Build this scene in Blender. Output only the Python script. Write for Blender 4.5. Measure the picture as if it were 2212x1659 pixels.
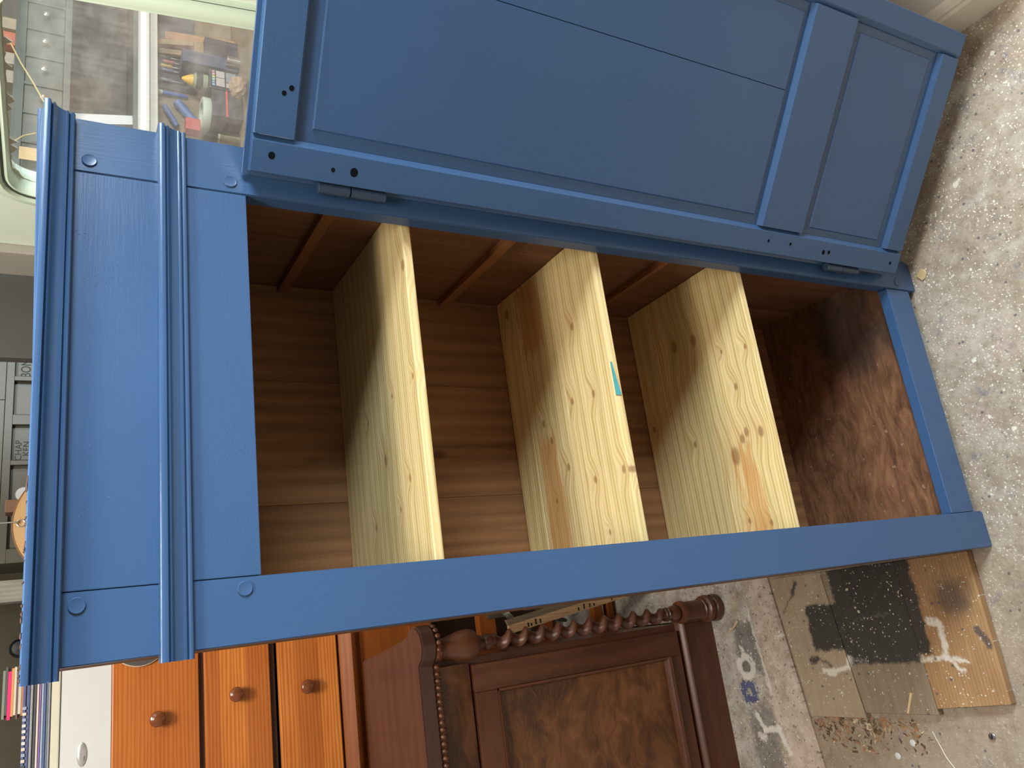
import bpy, bmesh, math, random
from mathutils import Vector, Matrix
random.seed(7)
for o in list(bpy.data.objects): bpy.data.objects.remove(o)
SC = bpy.context.scene
COL = SC.collection
PI = math.pi

# ---------------------------------------------------------------- camera
cam = bpy.data.cameras.new('camera'); camo = bpy.data.objects.new('camera', cam); COL.objects.link(camo)
R = ((-0.13182618, -0.48394694, -0.8651111), (-0.94977881, 0.3115246, -0.02954033), (0.28379935, 0.81777001, -0.50070964))
C = (-0.01320048, -0.96009063, 1.6909065)
m = Matrix.Identity(4)
for i in range(3):
    m[i][0] = R[0][i]; m[i][1] = -R[1][i]; m[i][2] = -R[2][i]; m[i][3] = C[i]
camo.matrix_world = m
cam.sensor_fit = 'HORIZONTAL'; cam.sensor_width = 36; cam.lens = 1704.138 / 2212 * 36
cam.clip_start = .02; cam.clip_end = 60
SC.camera = camo
# ---------------------------------------------------------------- world, lights, exposure
w = bpy.data.worlds.new('sky'); SC.world = w; w.use_nodes = True
bg = w.node_tree.nodes['Background']; bg.inputs[0].default_value = (1.0, .84, .70, 1); bg.inputs[1].default_value = .36
def area(name, loc, tgt, sx, sy, power, col):
    l = bpy.data.lights.new(name, 'AREA'); l.shape = 'RECTANGLE'; l.size = sx; l.size_y = sy; l.energy = power; l.color = col
    o = bpy.data.objects.new(name, l); COL.objects.link(o); o.location = loc
    o.rotation_euler = (Vector(tgt) - Vector(loc)).to_track_quat('-Z', 'Y').to_euler()
    return o
area('daylight_window', (2.62, -1.82, 2.35), (.4, 0, .9), 1.15, 1.0, 186, (.84, .99, 1.10))
area('overhead_fill', (.08, -.72, 2.85), (.15, -.5, 0), .8, .3, 26, (1, .95, .88))  # added fill light over the front, no fitting seen overhead
area('overhead_fill', (.13, .12, 2.8), (.1, .7, .6), .5, .3, 36, (1, .93, .82))  # added fill light for the chest, sill and partition wall
area('overhead_fill', (1.95, 1.0, 2.6), (2.1, 2.0, 1.2), .6, .3, 16, (1, .96, .88))  # added fill light for the room beyond the window
SC.view_settings.view_transform = 'Standard'; SC.view_settings.look = 'None'
SC.view_settings.exposure = 0.0; SC.view_settings.gamma = 1; SC.view_settings.use_curve_mapping = False

# ---------------------------------------------------------------- material helpers
class Mat:
    def __init__(s, name):
        s.m = bpy.data.materials.new(name); s.m.use_nodes = True; s.t = s.m.node_tree; s.t.nodes.clear()
        s.out = s.t.nodes.new('ShaderNodeOutputMaterial')
    def put(s, inp, v):
        if hasattr(v, 'is_output'): s.t.links.new(v, inp)
        elif isinstance(v, (tuple, list)) and inp.type == 'RGBA' and len(v) == 3: inp.default_value = (*v, 1)
        else: inp.default_value = v
    def n(s, typ, **k):
        d = s.t.nodes.new('ShaderNode' + typ)
        for a, b in k.items(): setattr(d, a, b)
        return d
    def obj(s): return s.n('TexCoord').outputs['Object']
    def pos(s): return s.n('NewGeometry').outputs['Position']
    def rnd(s): return s.n('ObjectInfo').outputs['Random']
    def vm(s, op, a, b=None, scale=None):
        d = s.n('VectorMath', operation=op); s.put(d.inputs[0], a)
        if b is not None: s.put(d.inputs[1], b)
        if scale is not None: s.put(d.inputs['Scale'], scale)
        return d.outputs['Value'] if op in ('LENGTH', 'DOT_PRODUCT', 'DISTANCE') else d.outputs[0]
    def mul(s, a, b): return s.vm('MULTIPLY', a, b)
    def add(s, a, b): return s.vm('ADD', a, b)
    def ma(s, op, a, b=0., clamp=False):
        d = s.n('Math', operation=op, use_clamp=clamp); s.put(d.inputs[0], a); s.put(d.inputs[1], b); return d.outputs[0]
    def sep(s, v):
        d = s.n('SeparateXYZ'); s.put(d.inputs[0], v); return d.outputs
    def noise(s, v, scale, detail=4, rough=.55, dist=0., color=False):
        d = s.n('TexNoise'); s.put(d.inputs['Vector'], v); d.inputs['Scale'].default_value = scale; d.inputs['Detail'].default_value = detail
        d.inputs['Roughness'].default_value = rough; d.inputs['Distortion'].default_value = dist
        return d.outputs['Color' if color else 'Fac']
    def vor(s, v, scale, feature='F1'):
        d = s.n('TexVoronoi', feature=feature); s.put(d.inputs['Vector'], v); d.inputs['Scale'].default_value = scale
        return d.outputs
    def wave(s, v, scale, dist, dscale=1., detail=2, axis='Y'):
        d = s.n('TexWave', bands_direction=axis); s.put(d.inputs['Vector'], v); d.inputs['Scale'].default_value = scale
        d.inputs['Distortion'].default_value = dist; d.inputs['Detail'].default_value = detail; d.inputs['Detail Scale'].default_value = dscale
        return d.outputs['Fac']
    def ramp(s, f, stops):
        d = s.n('ValToRGB'); e = d.color_ramp.elements
        while len(e) < len(stops): e.new(.5)
        for k, (p, c) in enumerate(stops): e[k].position = p; e[k].color = (*c, 1) if isinstance(c, tuple) else (c, c, c, 1)
        s.put(d.inputs[0], f); return d.outputs[0]
    def step(s, f, a, b, inv=False):
        d = s.n('MapRange', interpolation_type='SMOOTHSTEP'); s.put(d.inputs[0], f); d.inputs[1].default_value = a; d.inputs[2].default_value = b
        d.inputs[3].default_value = 1. if inv else 0.; d.inputs[4].default_value = 0. if inv else 1.
        return d.outputs[0]
    def mix(s, f, a, b, blend='MIX'):
        d = s.n('Mix', data_type='RGBA', blend_type=blend); s.put(d.inputs[0], f); s.put(d.inputs[6], a); s.put(d.inputs[7], b); return d.outputs[2]
    def bump(s, h, strength=.2, dist=.002, normal=None):
        d = s.n('Bump'); s.put(d.inputs['Height'], h); d.inputs['Strength'].default_value = strength; d.inputs['Distance'].default_value = dist
        if normal is not None: s.put(d.inputs['Normal'], normal)
        return d.outputs[0]
    def bsdf(s, col, rough=.5, normal=None, metal=0., spec=.5):
        d = s.n('BsdfPrincipled'); s.put(d.inputs['Base Color'], col); s.put(d.inputs['Roughness'], rough); s.put(d.inputs['Metallic'], metal)
        d.inputs['Specular IOR Level'].default_value = spec
        if normal is not None: s.put(d.inputs['Normal'], normal)
        return d
    def fin(s, col, rough=.5, normal=None, metal=0., spec=.5):
        d = s.bsdf(col, rough, normal, metal, spec); s.t.links.new(d.outputs[0], s.out.inputs[0]); return s.m
    def seg(s, p, a, b):            # distance to a segment in xy
        a = Vector((*a, 0)); b = Vector((*b, 0)); ba = b - a
        pa = s.vm('SUBTRACT', p, tuple(a))
        h = s.ma('DIVIDE', s.vm('DOT_PRODUCT', pa, tuple(ba)), ba.dot(ba), True)
        return s.vm('LENGTH', s.vm('SUBTRACT', pa, s.vm('SCALE', tuple(ba), scale=h)))
    def rbox(s, p, x0, x1, y0, y1):   # signed distance-like value of a box in xy
        q = s.vm('SUBTRACT', s.vm('ABSOLUTE', s.vm('SUBTRACT', p, ((x0 + x1) / 2, (y0 + y1) / 2, 0))), ((x1 - x0) / 2, (y1 - y0) / 2, 0))
        e = s.sep(q); return s.ma('MAXIMUM', e[0], e[1])

def plain(name, col, rough=.6, var=.12, scale=20, metal=0., stretch=(1, 1, 1), bump=.08, spec=.5):
    M = Mat(name); v = M.mul(M.obj(), stretch)
    n = M.noise(v, scale, 5)
    c = M.mix(n, tuple(x * (1 - var * 1.5) for x in col), tuple(min(1, x * (1 + var * 1.5)) for x in col))
    return M.fin(c, rough, M.bump(M.noise(v, scale * 4, 3), bump, .002), metal, spec)

def blue_paint(name, st, nibs=0., rough=.24, col=(.039, .091, .196)):
    M = Mat(name); o = M.obj(); v = M.mul(o, st)
    g = M.noise(v, 60, 6, .62)
    big = M.noise(o, 4, 3)
    dent = M.step(M.vor(M.add(o, M.vm('SCALE', M.noise(o, 30, 2, color=True), scale=.02)), 13)[0], .03, .1)
    c = M.mix(big, tuple(x * .9 for x in col), tuple(x * 1.1 for x in col))
    c = M.mix(M.ma('MULTIPLY', M.step(g, .62, .8), .3), c, (.065, .125, .26))
    h = M.ma('ADD', g, M.ma('MULTIPLY', dent, .25)); nb = M.bump(h, .13, .0014)
    if nibs:
        vo = M.vor(M.add(M.mul(o, (1.6, 1, 1)), M.vm('SCALE', M.noise(o, 300, 1, color=True), scale=.0015)), 430); sp = M.step(vo[0], .05, .3, True); pick = M.step(M.sep(vo[1])[0], .88, .9)
        pick = M.ma('MULTIPLY', pick, M.step(M.noise(o, 14, 3), .5, .62)); nb = M.bump(M.ma('MULTIPLY', M.ma('MULTIPLY', sp, pick), nibs), .8, .0012, nb)
    ro = M.ma('ADD', rough, M.ma('MULTIPLY', M.noise(o, 9, 2), .12))
    if nibs: ro = M.ma('SUBTRACT', ro, M.ma('MULTIPLY', M.ma('MULTIPLY', sp, pick), .12), True)
    return M.fin(c, ro, nb)

BLUE_V = blue_paint('blue_paint_vertical', (6, 6, .35))
BLUE_H = blue_paint('blue_paint_horizontal', (.35, 6, 6), 1.0)
BLUE_M = blue_paint('blue_paint_moulding', (.3, 8, 8), .3, rough=.17)
BLUE_D = blue_paint('blue_paint_door', (6, 6, .35))
BLUE_DH = blue_paint('blue_paint_door_rail', (.35, 6, 6))

def wood(name, a, b, axis, wscale=30, stretch=.1, rough=.5, knots=True, dist=4., warm=None, spec=.5, bump=.15):
    """plain grained timber; axis = grain direction"""
    M = Mat(name); o = M.obj(); r = M.rnd()
    off = M.vm('SCALE', (7.3, 3.1, 5.7), scale=r)
    s = [1, 1, 1]; s['xyz'.index(axis)] = stretch
    v = M.mul(M.add(o, off), tuple(s))
    w1 = M.wave(v, wscale, dist, 1.2, 3, {'x': 'Y', 'y': 'X', 'z': 'X'}[axis])
    f = M.noise(v, 90, 5, .6)
    blot = M.noise(M.mul(M.add(o, off), tuple(.35 if k == 'xyz'.index(axis) else 1 for k in range(3))), 9, 4)
    t = M.ma('ADD', M.ma('MULTIPLY', w1, .16), M.ma('ADD', M.ma('MULTIPLY', f, .5), M.ma('MULTIPLY', blot, .6)))
    c = M.ramp(t, [(.28, b), (.8, a)])
    if knots:
        ks = [9, 9, 9]; ks['xyz'.index(axis)] = 4.5
        vo = M.vor(M.mul(M.add(o, off), tuple(ks)), 1); k = M.step(vo[0], .05, .13, True)
        k = M.ma('MULTIPLY', k, M.step(M.sep(vo[1])[1], .5, .52))
        c = M.mix(M.ma('MULTIPLY', k, .75), c, tuple(x * .35 for x in b))
    if warm: c = M.mix(M.step(r, .45, .6), c, M.mix(1., c, warm, 'MULTIPLY'))
    return M.fin(c, rough, M.bump(M.ma('ADD', f, w1), bump, .0015), 0., spec)

ROOT = (.325, .18, 0)
def shelf_pine(name, knots, orange=None):
    M = Mat(name); o = M.add(M.obj(), ROOT); r = M.rnd()
    p2 = M.mul(o, (1, 1, 0))
    k = None; defl = None
    for (x, y, rr) in knots:
        d = M.vm('LENGTH', M.mul(M.vm('SUBTRACT', p2, (x, y, 0)), (.62, 1, 0)))
        ki = M.step(d, rr * .45, rr, True); di = M.step(d, 0, rr * 5, True)
        k = ki if k is None else M.ma('MAXIMUM', k, ki); defl = di if defl is None else M.ma('MAXIMUM', defl, di)
    off = M.vm('SCALE', (5.3, 1.1, 2.7), scale=r)
    bend = M.n('CombineXYZ'); M.put(bend.inputs[1], M.ma('MULTIPLY', defl, .014))
    vv = M.add(M.add(o, off), bend.outputs[0]); ev = M.sep(vv); cb = M.n('CombineXYZ'); M.put(cb.inputs[0], M.ma('MULTIPLY', ev[0], .1)); M.put(cb.inputs[1], M.ma('ADD', ev[1], M.ma('MULTIPLY', ev[2], .8))); M.put(cb.inputs[2], ev[2]); v = cb.outputs[0]
    w1 = M.wave(v, 42, 5, 1.0, 2, 'Y'); w2 = M.wave(v, 13, 9, .6, 2, 'Y')
    f = M.noise(v, 130, 4, .6)
    t = M.ma('ADD', M.ma('MULTIPLY', w1, .45), M.ma('ADD', M.ma('MULTIPLY', f, .25), M.ma('MULTIPLY', w2, .35)))
    c = M.ramp(t, [(.1, (.50, .33, .12)), (.42, (.72, .52, .225)), (.85, (.82, .64, .33))])
    c = M.mix(M.ma('MULTIPLY', r, .28), c, (.52, .40, .19))
    green = M.noise(M.mul(M.add(o, off), (.5, 3, 1)), 7, 3)
    c = M.mix(M.ma('MULTIPLY', M.step(green, .5, .72), .35), c, (.42, .37, .14))
    if orange:
        for (x0, x1, y0, y1) in orange:
            q = M.add(p2, M.vm('SCALE', M.vm('SUBTRACT', M.noise(M.mul(o, (1.2, 9, 1)), 8, 3, color=True), (.5, .5, .5)), scale=.09))
            c = M.mix(M.ma('MULTIPLY', M.step(M.rbox(q, x0, x1, y0, y1), -.012, .012, True), .62), c, (.55, .22, .05))
    c = M.mix(M.ma('MULTIPLY', defl, .22), c, (.50, .27, .10)); c = M.mix(M.ma('MULTIPLY', k, .7), c, (.27, .115, .045))
    return M.fin(c, .42, M.bump(M.ma('ADD', M.ma('MULTIPLY', w1, .6), f), .22, .0012))

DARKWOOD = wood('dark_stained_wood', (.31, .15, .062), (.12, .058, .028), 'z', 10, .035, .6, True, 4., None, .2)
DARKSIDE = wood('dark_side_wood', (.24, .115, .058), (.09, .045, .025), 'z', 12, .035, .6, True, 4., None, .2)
CLEAT = wood('cleat_wood', (.26, .105, .035), (.12, .045, .015), 'y', 40, .1, .6, False)
def oak_floor():
    M = Mat('worn_oak_board'); o = M.add(M.obj(), ROOT0); w = M.vm('SCALE', M.noise(o, 5, 3, color=True), scale=.09)
    v = M.mul(M.add(o, w), (.14, 1, 1)); f = M.noise(v, 75, 6, .7, .6); g = M.noise(M.mul(v, (3, 1, 1)), 14, 5, .6, 2.)
    c = M.ramp(M.ma('ADD', M.ma('MULTIPLY', f, .55), M.ma('MULTIPLY', g, .45)), [(.3, (.035, .015, .008)), (.45, (.14, .058, .026)), (.62, (.26, .12, .058)), (.8, (.34, .18, .10))])
    n = M.noise(M.mul(o, (1, 1, 0)), 60, 3); c = M.mix(M.ma('MULTIPLY', M.step(n, .66, .72), .4), c, (.45, .34, .25))
    q = M.add(M.mul(o, (1, 1, 0)), M.vm('SCALE', M.vm('SUBTRACT', M.noise(o, 14, 4, color=True), (.5, .5, .5)), scale=.16))
    st = M.step(M.vm('LENGTH', M.vm('SUBTRACT', q, (.52, .13, 0))), .05, .17, True); c = M.mix(M.ma('MULTIPLY', st, .8), c, (.02, .014, .011))  # right-hand dark patch: stain plus shade put into the colour
    return M.fin(c, .6, M.bump(f, .5, .0025), 0, .35)
ROOT0 = (.325, .18, 0)
OLDFLOOR = oak_floor()
def pine_front():
    M = Mat('orange_pine'); o = M.obj(); zz = M.ma('FLOOR', M.ma('MULTIPLY', M.sep(o)[2], 15.5))
    wn = M.n('TexWhiteNoise', noise_dimensions='1D'); M.put(wn.inputs['W'], zz); t = wn.outputs['Value']
    cmb = M.n('CombineXYZ'); M.put(cmb.inputs[0], M.ma('MULTIPLY', t, 9.)); v = M.mul(M.add(o, cmb.outputs[0]), (.06, 1, 1))
    w1 = M.wave(v, 34, 6, 1., 3, 'Z'); f = M.noise(v, 130, 5, .6); b = M.noise(M.mul(v, (8, 1, 1)), 8, 3)
    c = M.ramp(M.ma('ADD', M.ma('MULTIPLY', w1, .3), M.ma('ADD', M.ma('MULTIPLY', f, .35), M.ma('MULTIPLY', b, .4))), [(.25, (.40, .10, .018)), (.75, (.70, .25, .05))])
    c = M.mix(M.ma('MULTIPLY', M.step(t, .35, .75, True), .5), c, (.30, .065, .012))
    vo = M.vor(M.mul(M.add(o, (.3, 0, .1)), (5, 5, 9)), 1); k = M.ma('MULTIPLY', M.step(vo[0], .05, .13, True), M.step(M.sep(vo[1])[1], .6, .62)); c = M.mix(M.ma('MULTIPLY', k, .7), c, (.10, .02, .006))
    return M.fin(c, .3, M.bump(f, .08, .001))
PINE = pine_front()
PINE_V = wood('orange_pine_frame', (.30, .085, .014), (.16, .04, .007), 'x', 22, .1, .5, False, 4., None, .25)
DARKPINE = wood('dark_pine', (.07, .025, .008), (.03, .012, .005), 'x', 22, .1, .5, False)
KNOB = plain('knob_wood', (.17, .05, .018), .18, .2, 8)
MAHOG = wood('mahogany', (.135, .045, .02), (.045, .016, .008), 'z', 8, .25, .33, False, 6., None, .5, .05)
MAHOG_X = wood('mahogany_rail', (.125, .042, .019), (.05, .018, .009), 'x', 8, .2, .36, False, 6., None, .5, .05)
MAHOG_TOP = wood('mahogany_top', (.080, .036, .027), (.045, .019, .014), 'x', 6, .2, .3, False, 4., None, .6, .04)
def flame():
    M = Mat('flame_mahogany'); o = M.add(M.obj(), (.6, 0, 0)); w = M.vm('SCALE', M.noise(o, 3.2, 3, color=True), scale=.3)
    v = M.mul(M.add(o, w), (1.1, 1, 2.6)); n = M.noise(v, 6, 7, .68, .35)
    c = M.ramp(n, [(.3, (.034, .016, .009)), (.47, (.13, .05, .02)), (.68, (.27, .11, .045))])
    bigp = M.noise(M.add(o, M.vm('SCALE', M.noise(o, 9, 3, color=True), scale=.12)), 5.5, 3, .5, .8); c = M.mix(M.ma('MULTIPLY', M.step(bigp, .5, .66), .75), c, (.038, .018, .011))
    f = M.noise(M.mul(v, (1, 1, 6)), 20, 4); c = M.mix(M.ma('MULTIPLY', M.step(f, .45, .7), .35), c, (.26, .10, .035))
    return M.fin(c, .3)
FLAME = flame()
METAL = plain('dull_zinc_metal', (.30, .29, .24), .35, .25, 30, .85)
IRON = plain('painted_hinge_iron', (.03, .055, .10), .4)
STEEL = plain('bright_steel', (.7, .7, .68), .2, .05, 30, 1.)
BLACK = plain('black_plastic', (.012, .013, .016), .4)
WHITE = plain('white_card', (.58, .58, .57), .6, .03)
CREAM = plain('cream_cloth', (.60, .56, .44), .9, .06, 60)

def green_paint(name, col):
    M = Mat(name); o = M.pos(); n = M.noise(o, 3, 4)
    c = M.mix(n, tuple(x * .93 for x in col), col); return M.fin(c, .42, M.bump(M.noise(M.mul(o, (6, .6, 6)), 40, 3), .1, .001))
GREEN = green_paint('pale_green_paint', (.74, .83, .71))
GREEN2 = green_paint('pale_green_frame_paint', (.64, .76, .60))
BEIGE = green_paint('beige_paint', (.38, .35, .30))
SKIRT = green_paint('cream_skirting_paint', (.70, .65, .53))
LOWWALL = green_paint('grey_white_wall_paint', (.68, .65, .60))
GREY = plain('dark_grey_paint', (.085, .082, .077), .5, .06)
OLIVE = plain('dirty_olive_wall', (.115, .10, .066), .8, .35, 5)
CABGREY = plain('grey_olive_cabinet_paint', (.105, .097, .074), .5, .1, 12)
CABGREEN = plain('grey_green_drawer_paint', (.085, .097, .083), .5, .1, 12)
GREYPOST = wood('weathered_grey_timber', (.40, .37, .32), (.20, .18, .15), 'z', 25, .1, .8, False)
INK = plain('black_ink', (.02, .018, .015), .7)

# ---- floor
SPK = [(.60, .54, .42), (.75, .72, .62)]
def specks(M, p, c, dens=1., dark=True, mask=None):
    for scale, lo, thr in ((230, .80, .34), (120, .86, .26), (48, .93, .17), (24, .965, .13)):
        vo = M.vor(M.add(p, M.vm('SCALE', M.noise(p, scale * 1.2, 1, color=True), scale=.9 / scale)), scale)
        e = M.sep(vo[1]); pick = M.step(e[0], 1 - (1 - lo) * dens, 1 - (1 - lo) * dens + .01)
        k = M.ma('MULTIPLY', M.step(vo[0], thr, thr + .08, True), pick)
        if mask is not None: k = M.ma('MULTIPLY', k, mask)
        c = M.mix(M.ma('MULTIPLY', k, .85), c, M.mix(e[1], SPK[0], SPK[1]))
    if dark:
        vo = M.vor(M.add(p, (3.1, 1.7, 0)), 70); e = M.sep(vo[1])
        k = M.ma('MULTIPLY', M.step(vo[0], .15, .3, True), M.step(e[0], .9, .92)); c = M.mix(M.ma('MULTIPLY', k, .7), c, (.05, .05, .07))
    return c
def floor_mat():
    M = Mat('paint_spattered_concrete'); p = M.mul(M.pos(), (1, 1, 0))
    a = M.noise(p, 3.2, 6, .65); b = M.noise(p, 26, 6, .7)
    c = M.ramp(M.ma('ADD', M.ma('MULTIPLY', a, .55), M.ma('MULTIPLY', b, .5)), [(.3, (.17, .125, .085)), (.52, (.33, .265, .195)), (.72, (.46, .40, .325))])
    xx = M.sep(p)[0]
    wht = M.ma('MULTIPLY', M.step(M.noise(M.mul(p, (3, 1, 1)), 5, 5, .7), .52, .72), M.step(xx, .0, .35)); c = M.mix(M.ma('MULTIPLY', wht, .5), c, (.5, .47, .41))
    c = M.mix(M.ma('MULTIPLY', M.step(M.noise(M.add(p, (9, 2, 0)), 11, 4, .7), .5, .7), .5), c, (.42, .30, .25))
    blu = M.ma('MULTIPLY', M.step(M.noise(M.add(p, (4, 4, 0)), 17, 4, .7), .58, .7), .6); c = M.mix(blu, c, (.14, .15, .19))
    pit = M.step(M.noise(p, 70, 3), .3, .38, True); c = M.mix(M.ma('MULTIPLY', pit, .5), c, (.09, .065, .04))
    dirt = M.noise(M.add(p, M.vm('SCALE', M.noise(p, 20, 3, color=True), scale=.05)), 45, 7, .75)
    c = M.mix(M.ma('MULTIPLY', M.step(dirt, .5, .72), .55), c, (.16, .115, .075)); c = M.mix(M.ma('MULTIPLY', M.step(dirt, .3, .46, True), .4), c, (.55, .48, .39))
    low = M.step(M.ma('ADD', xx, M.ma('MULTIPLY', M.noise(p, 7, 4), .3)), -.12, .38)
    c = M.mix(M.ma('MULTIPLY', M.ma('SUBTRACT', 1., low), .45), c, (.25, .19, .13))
    c = specks(M, p, c, 1.1, True, M.ma('MULTIPLY', M.ma('ADD', .25, M.ma('MULTIPLY', low, .75)), M.step(M.noise(p, 12, 3), .3, .55)))
    return M.fin(c, .75, M.bump(M.ma('ADD', b, M.noise(p, 120, 4)), .5, .003), 0, .3)
FLOOR = floor_mat()
def jit(M, p, amt, scale=40): return M.add(p, M.vm('SCALE', M.vm('SUBTRACT', M.noise(p, scale, 4, .65, color=True), (.5, .5, .5)), scale=amt))
def paint(M, c, d, w, col, amt=1., soft=.004): return M.mix(M.ma('MULTIPLY', M.step(d, w - soft, w + soft, True), amt), c, col)
def sill_mat():
    M = Mat('stained_stone_sill'); p = M.mul(M.pos(), (1, 1, 0)); b = M.noise(p, 24, 6, .7); q = jit(M, p, .03, 55); y = M.sep(q)[1]
    grey = M.ramp(b, [(.3, (.23, .19, .15)), (.55, (.42, .38, .34)), (.75, (.56, .53, .50))])
    pink = M.ramp(b, [(.3, (.32, .245, .19)), (.6, (.54, .445, .38)), (.8, (.64, .55, .49))])
    c = M.mix(M.step(y, .685, .705), pink, grey)
    c = M.mix(M.ma('MULTIPLY', M.step(M.noise(p, 9, 4), .55, .7), .5), c, (.33, .24, .13))
    blk = M.rbox(q, -.24, -.1, .70, .78); c = paint(M, c, blk, 0, (.075, .07, .065), .65, .012)
    c = paint(M, c, M.rbox(q, -.55, -.33, .69, .78), 0, (.10, .09, .085), .6, .015)
    W = (.68, .64, .58)
    ring = M.ma('ABSOLUTE', M.ma('SUBTRACT', M.vm('LENGTH', M.vm('SUBTRACT', q, (-.222, .757, 0))), .026)); c = paint(M, c, ring, .009, W, .8)
    c = paint(M, c, M.seg(q, (-.074, .709), (-.29, .685)), .004, W, .8)
    c = paint(M, c, M.seg(q, (-.346, .754), (-.385, .735)), .008, W, .85); c = paint(M, c, M.seg(q, (-.385, .735), (-.379, .685)), .008, W, .85)
    c = paint(M, c, M.seg(q, (-.379, .685), (-.437, .667)), .008, W, .8); c = paint(M, c, M.seg(q, (-.40, .755), (-.405, .735)), .007, W, .8)
    c = paint(M, c, M.seg(q, (-.17, .765), (-.18, .76)), .006, W, .9)
    c = paint(M, c, M.seg(q, (-.145, .605), (-.15, .63)), .003, W, .9)
    bl = M.ma('ABSOLUTE', M.ma('SUBTRACT', M.vm('LENGTH', M.vm('SUBTRACT', jit(M, p, .05, 80), (-.288, .765, 0))), .02)); c = paint(M, c, bl, .011, (.04, .06, .17), .85)
    pit = M.step(M.noise(p, 85, 3), .33, .40, True); c = M.mix(M.ma('MULTIPLY', pit, .6), c, (.07, .05, .035))
    c = specks(M, p, c, .35, False)
    return M.fin(c, .8, M.bump(M.ma('ADD', b, M.noise(p, 110, 4)), .6, .003), 0, .3)
SILL = sill_mat()
def plank_mat(name, a, b_, wv=.07):
    M = Mat(name); p = M.mul(M.pos(), (1, 1, 0)); v = M.mul(p, (.09, 1, 1))
    w1 = M.wave(v, 42, 4, 1, 2, 'Y'); f = M.noise(v, 80, 5, .65); bl = M.noise(p, 10, 4)
    c = M.ramp(M.ma('ADD', M.ma('MULTIPLY', w1, wv), M.ma('ADD', M.ma('MULTIPLY', f, .5 - wv), M.ma('MULTIPLY', bl, .55))), [(.3, b_), (.8, a)])
    c = M.mix(M.ma('MULTIPLY', M.step(M.vm('LENGTH', M.vm('SUBTRACT', jit(M, p, .06), (-.09, .105, 0))), .015, .06, True), .7), c, (.06, .05, .045))
    q = jit(M, p, .028, 45)
    K = (.021, .020, .020)
    d = M.ma('MINIMUM', M.rbox(q, -.205, .06, .184, .41), M.rbox(q, -.188, -.078, .38, .502))
    d = M.ma('MINIMUM', d, M.rbox(q, -.222, -.19, .22, .40))
    c = paint(M, c, d, 0, M.mix(M.noise(p, 60, 5), K, (.05, .045, .04)), .96, .005)
    c = paint(M, c, M.seg(q, (-.025, .52), (-.09, .575)), .0025, K, .7); c = paint(M, c, M.seg(q, (-.02, .515), (-.045, .53)), .006, K, .8)
    c = paint(M, c, M.seg(q, (-.212, .515), (-.205, .505)), .008, K, .85); c = paint(M, c, M.seg(q, (-.205, .505), (-.225, .46)), .003, K, .7)
    c = paint(M, c, M.seg(q, (-.16, .07), (-.19, .055)), .008, (.05, .045, .05), .8)
    W = (.66, .61, .52)
    for a_, b2, w_ in (((-.236, .49), (-.230, .415), .006), ((-.230, .412), (-.207, .404), .005), ((-.243, .475), (-.243, .455), .006), ((-.137, .172), (-.140, .150), .007), ((-.142, .149), (-.212, .153), .006), ((-.212, .153), (-.216, .213), .005), ((-.214, .15), (-.240, .125), .004), ((-.214, .145), (-.222, .112), .004)):
        c = paint(M, c, M.seg(q, a_, b2), w_, W, .9)
    q2 = jit(M, p, .05, 90); c = paint(M, c, M.seg(q2, (-.115, .27), (-.12, .36)), .0025, (.42, .40, .36), .25)
    c = paint(M, c, M.seg(q2, (-.215, .36), (-.215, .40)), .004, (.5, .48, .44), .4)
    c = specks(M, p, c, .42, True, M.step(M.noise(p, 11, 3), .36, .58))
    return M.fin(c, .6, M.bump(M.ma('ADD', f, M.ma('MULTIPLY', w1, wv * 3)), .3, .0015), 0, .35)
PLANK_A = plank_mat('dusty_brown_plank', (.43, .34, .245), (.28, .21, .14))
PLANK_B = plank_mat('dark_dusty_plank', (.33, .26, .18), (.17, .125, .08))
PLANK_C = plank_mat('light_pine_plank', (.42, .25, .12), (.24, .125, .05), .12)

# ---------------------------------------------------------------- geometry helpers
def B(): return bmesh.new()
def bx(bm, x0, x1, y0, y1, z0, z1, bev=0.):
    v = [bm.verts.new(c) for c in ((x0, y0, z0), (x1, y0, z0), (x1, y1, z0), (x0, y1, z0), (x0, y0, z1), (x1, y0, z1), (x1, y1, z1), (x0, y1, z1))]
    fs = [bm.faces.new([v[i] for i in q]) for q in ((0, 3, 2, 1), (4, 5, 6, 7), (0, 1, 5, 4), (1, 2, 6, 5), (2, 3, 7, 6), (3, 0, 4, 7))]
    if bev:
        es = set(e for f in fs for e in f.edges)
        bmesh.ops.bevel(bm, geom=list(es), offset=bev, segments=2, profile=.6, affect='EDGES')
    return bm
def hexa(bm, pts, bev=0.):   # 4 bottom + 4 top points
    v = [bm.verts.new(c) for c in pts]
    fs = [bm.faces.new([v[i] for i in q]) for q in ((0, 3, 2, 1), (4, 5, 6, 7), (0, 1, 5, 4), (1, 2, 6, 5), (2, 3, 7, 6), (3, 0, 4, 7))]
    if bev: bmesh.ops.bevel(bm, geom=list(set(e for f in fs for e in f.edges)), offset=bev, segments=1, affect='EDGES')
    return bm
def prism(bm, poly, axis, a, b):   # poly in the two other axes (cyclic order)
    def mk(u, v, t): return {'x': (t, u, v), 'y': (u, t, v), 'z': (u, v, t)}[axis]
    A = [bm.verts.new(mk(u, v, a)) for u, v in poly]; Bv = [bm.verts.new(mk(u, v, b)) for u, v in poly]
    n = len(poly); bm.faces.new(A[::-1]); bm.faces.new(Bv)
    for i in range(n): bm.faces.new((A[i], A[(i + 1) % n], Bv[(i + 1) % n], Bv[i]))
    bmesh.ops.recalc_face_normals(bm, faces=bm.faces); return bm
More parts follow.
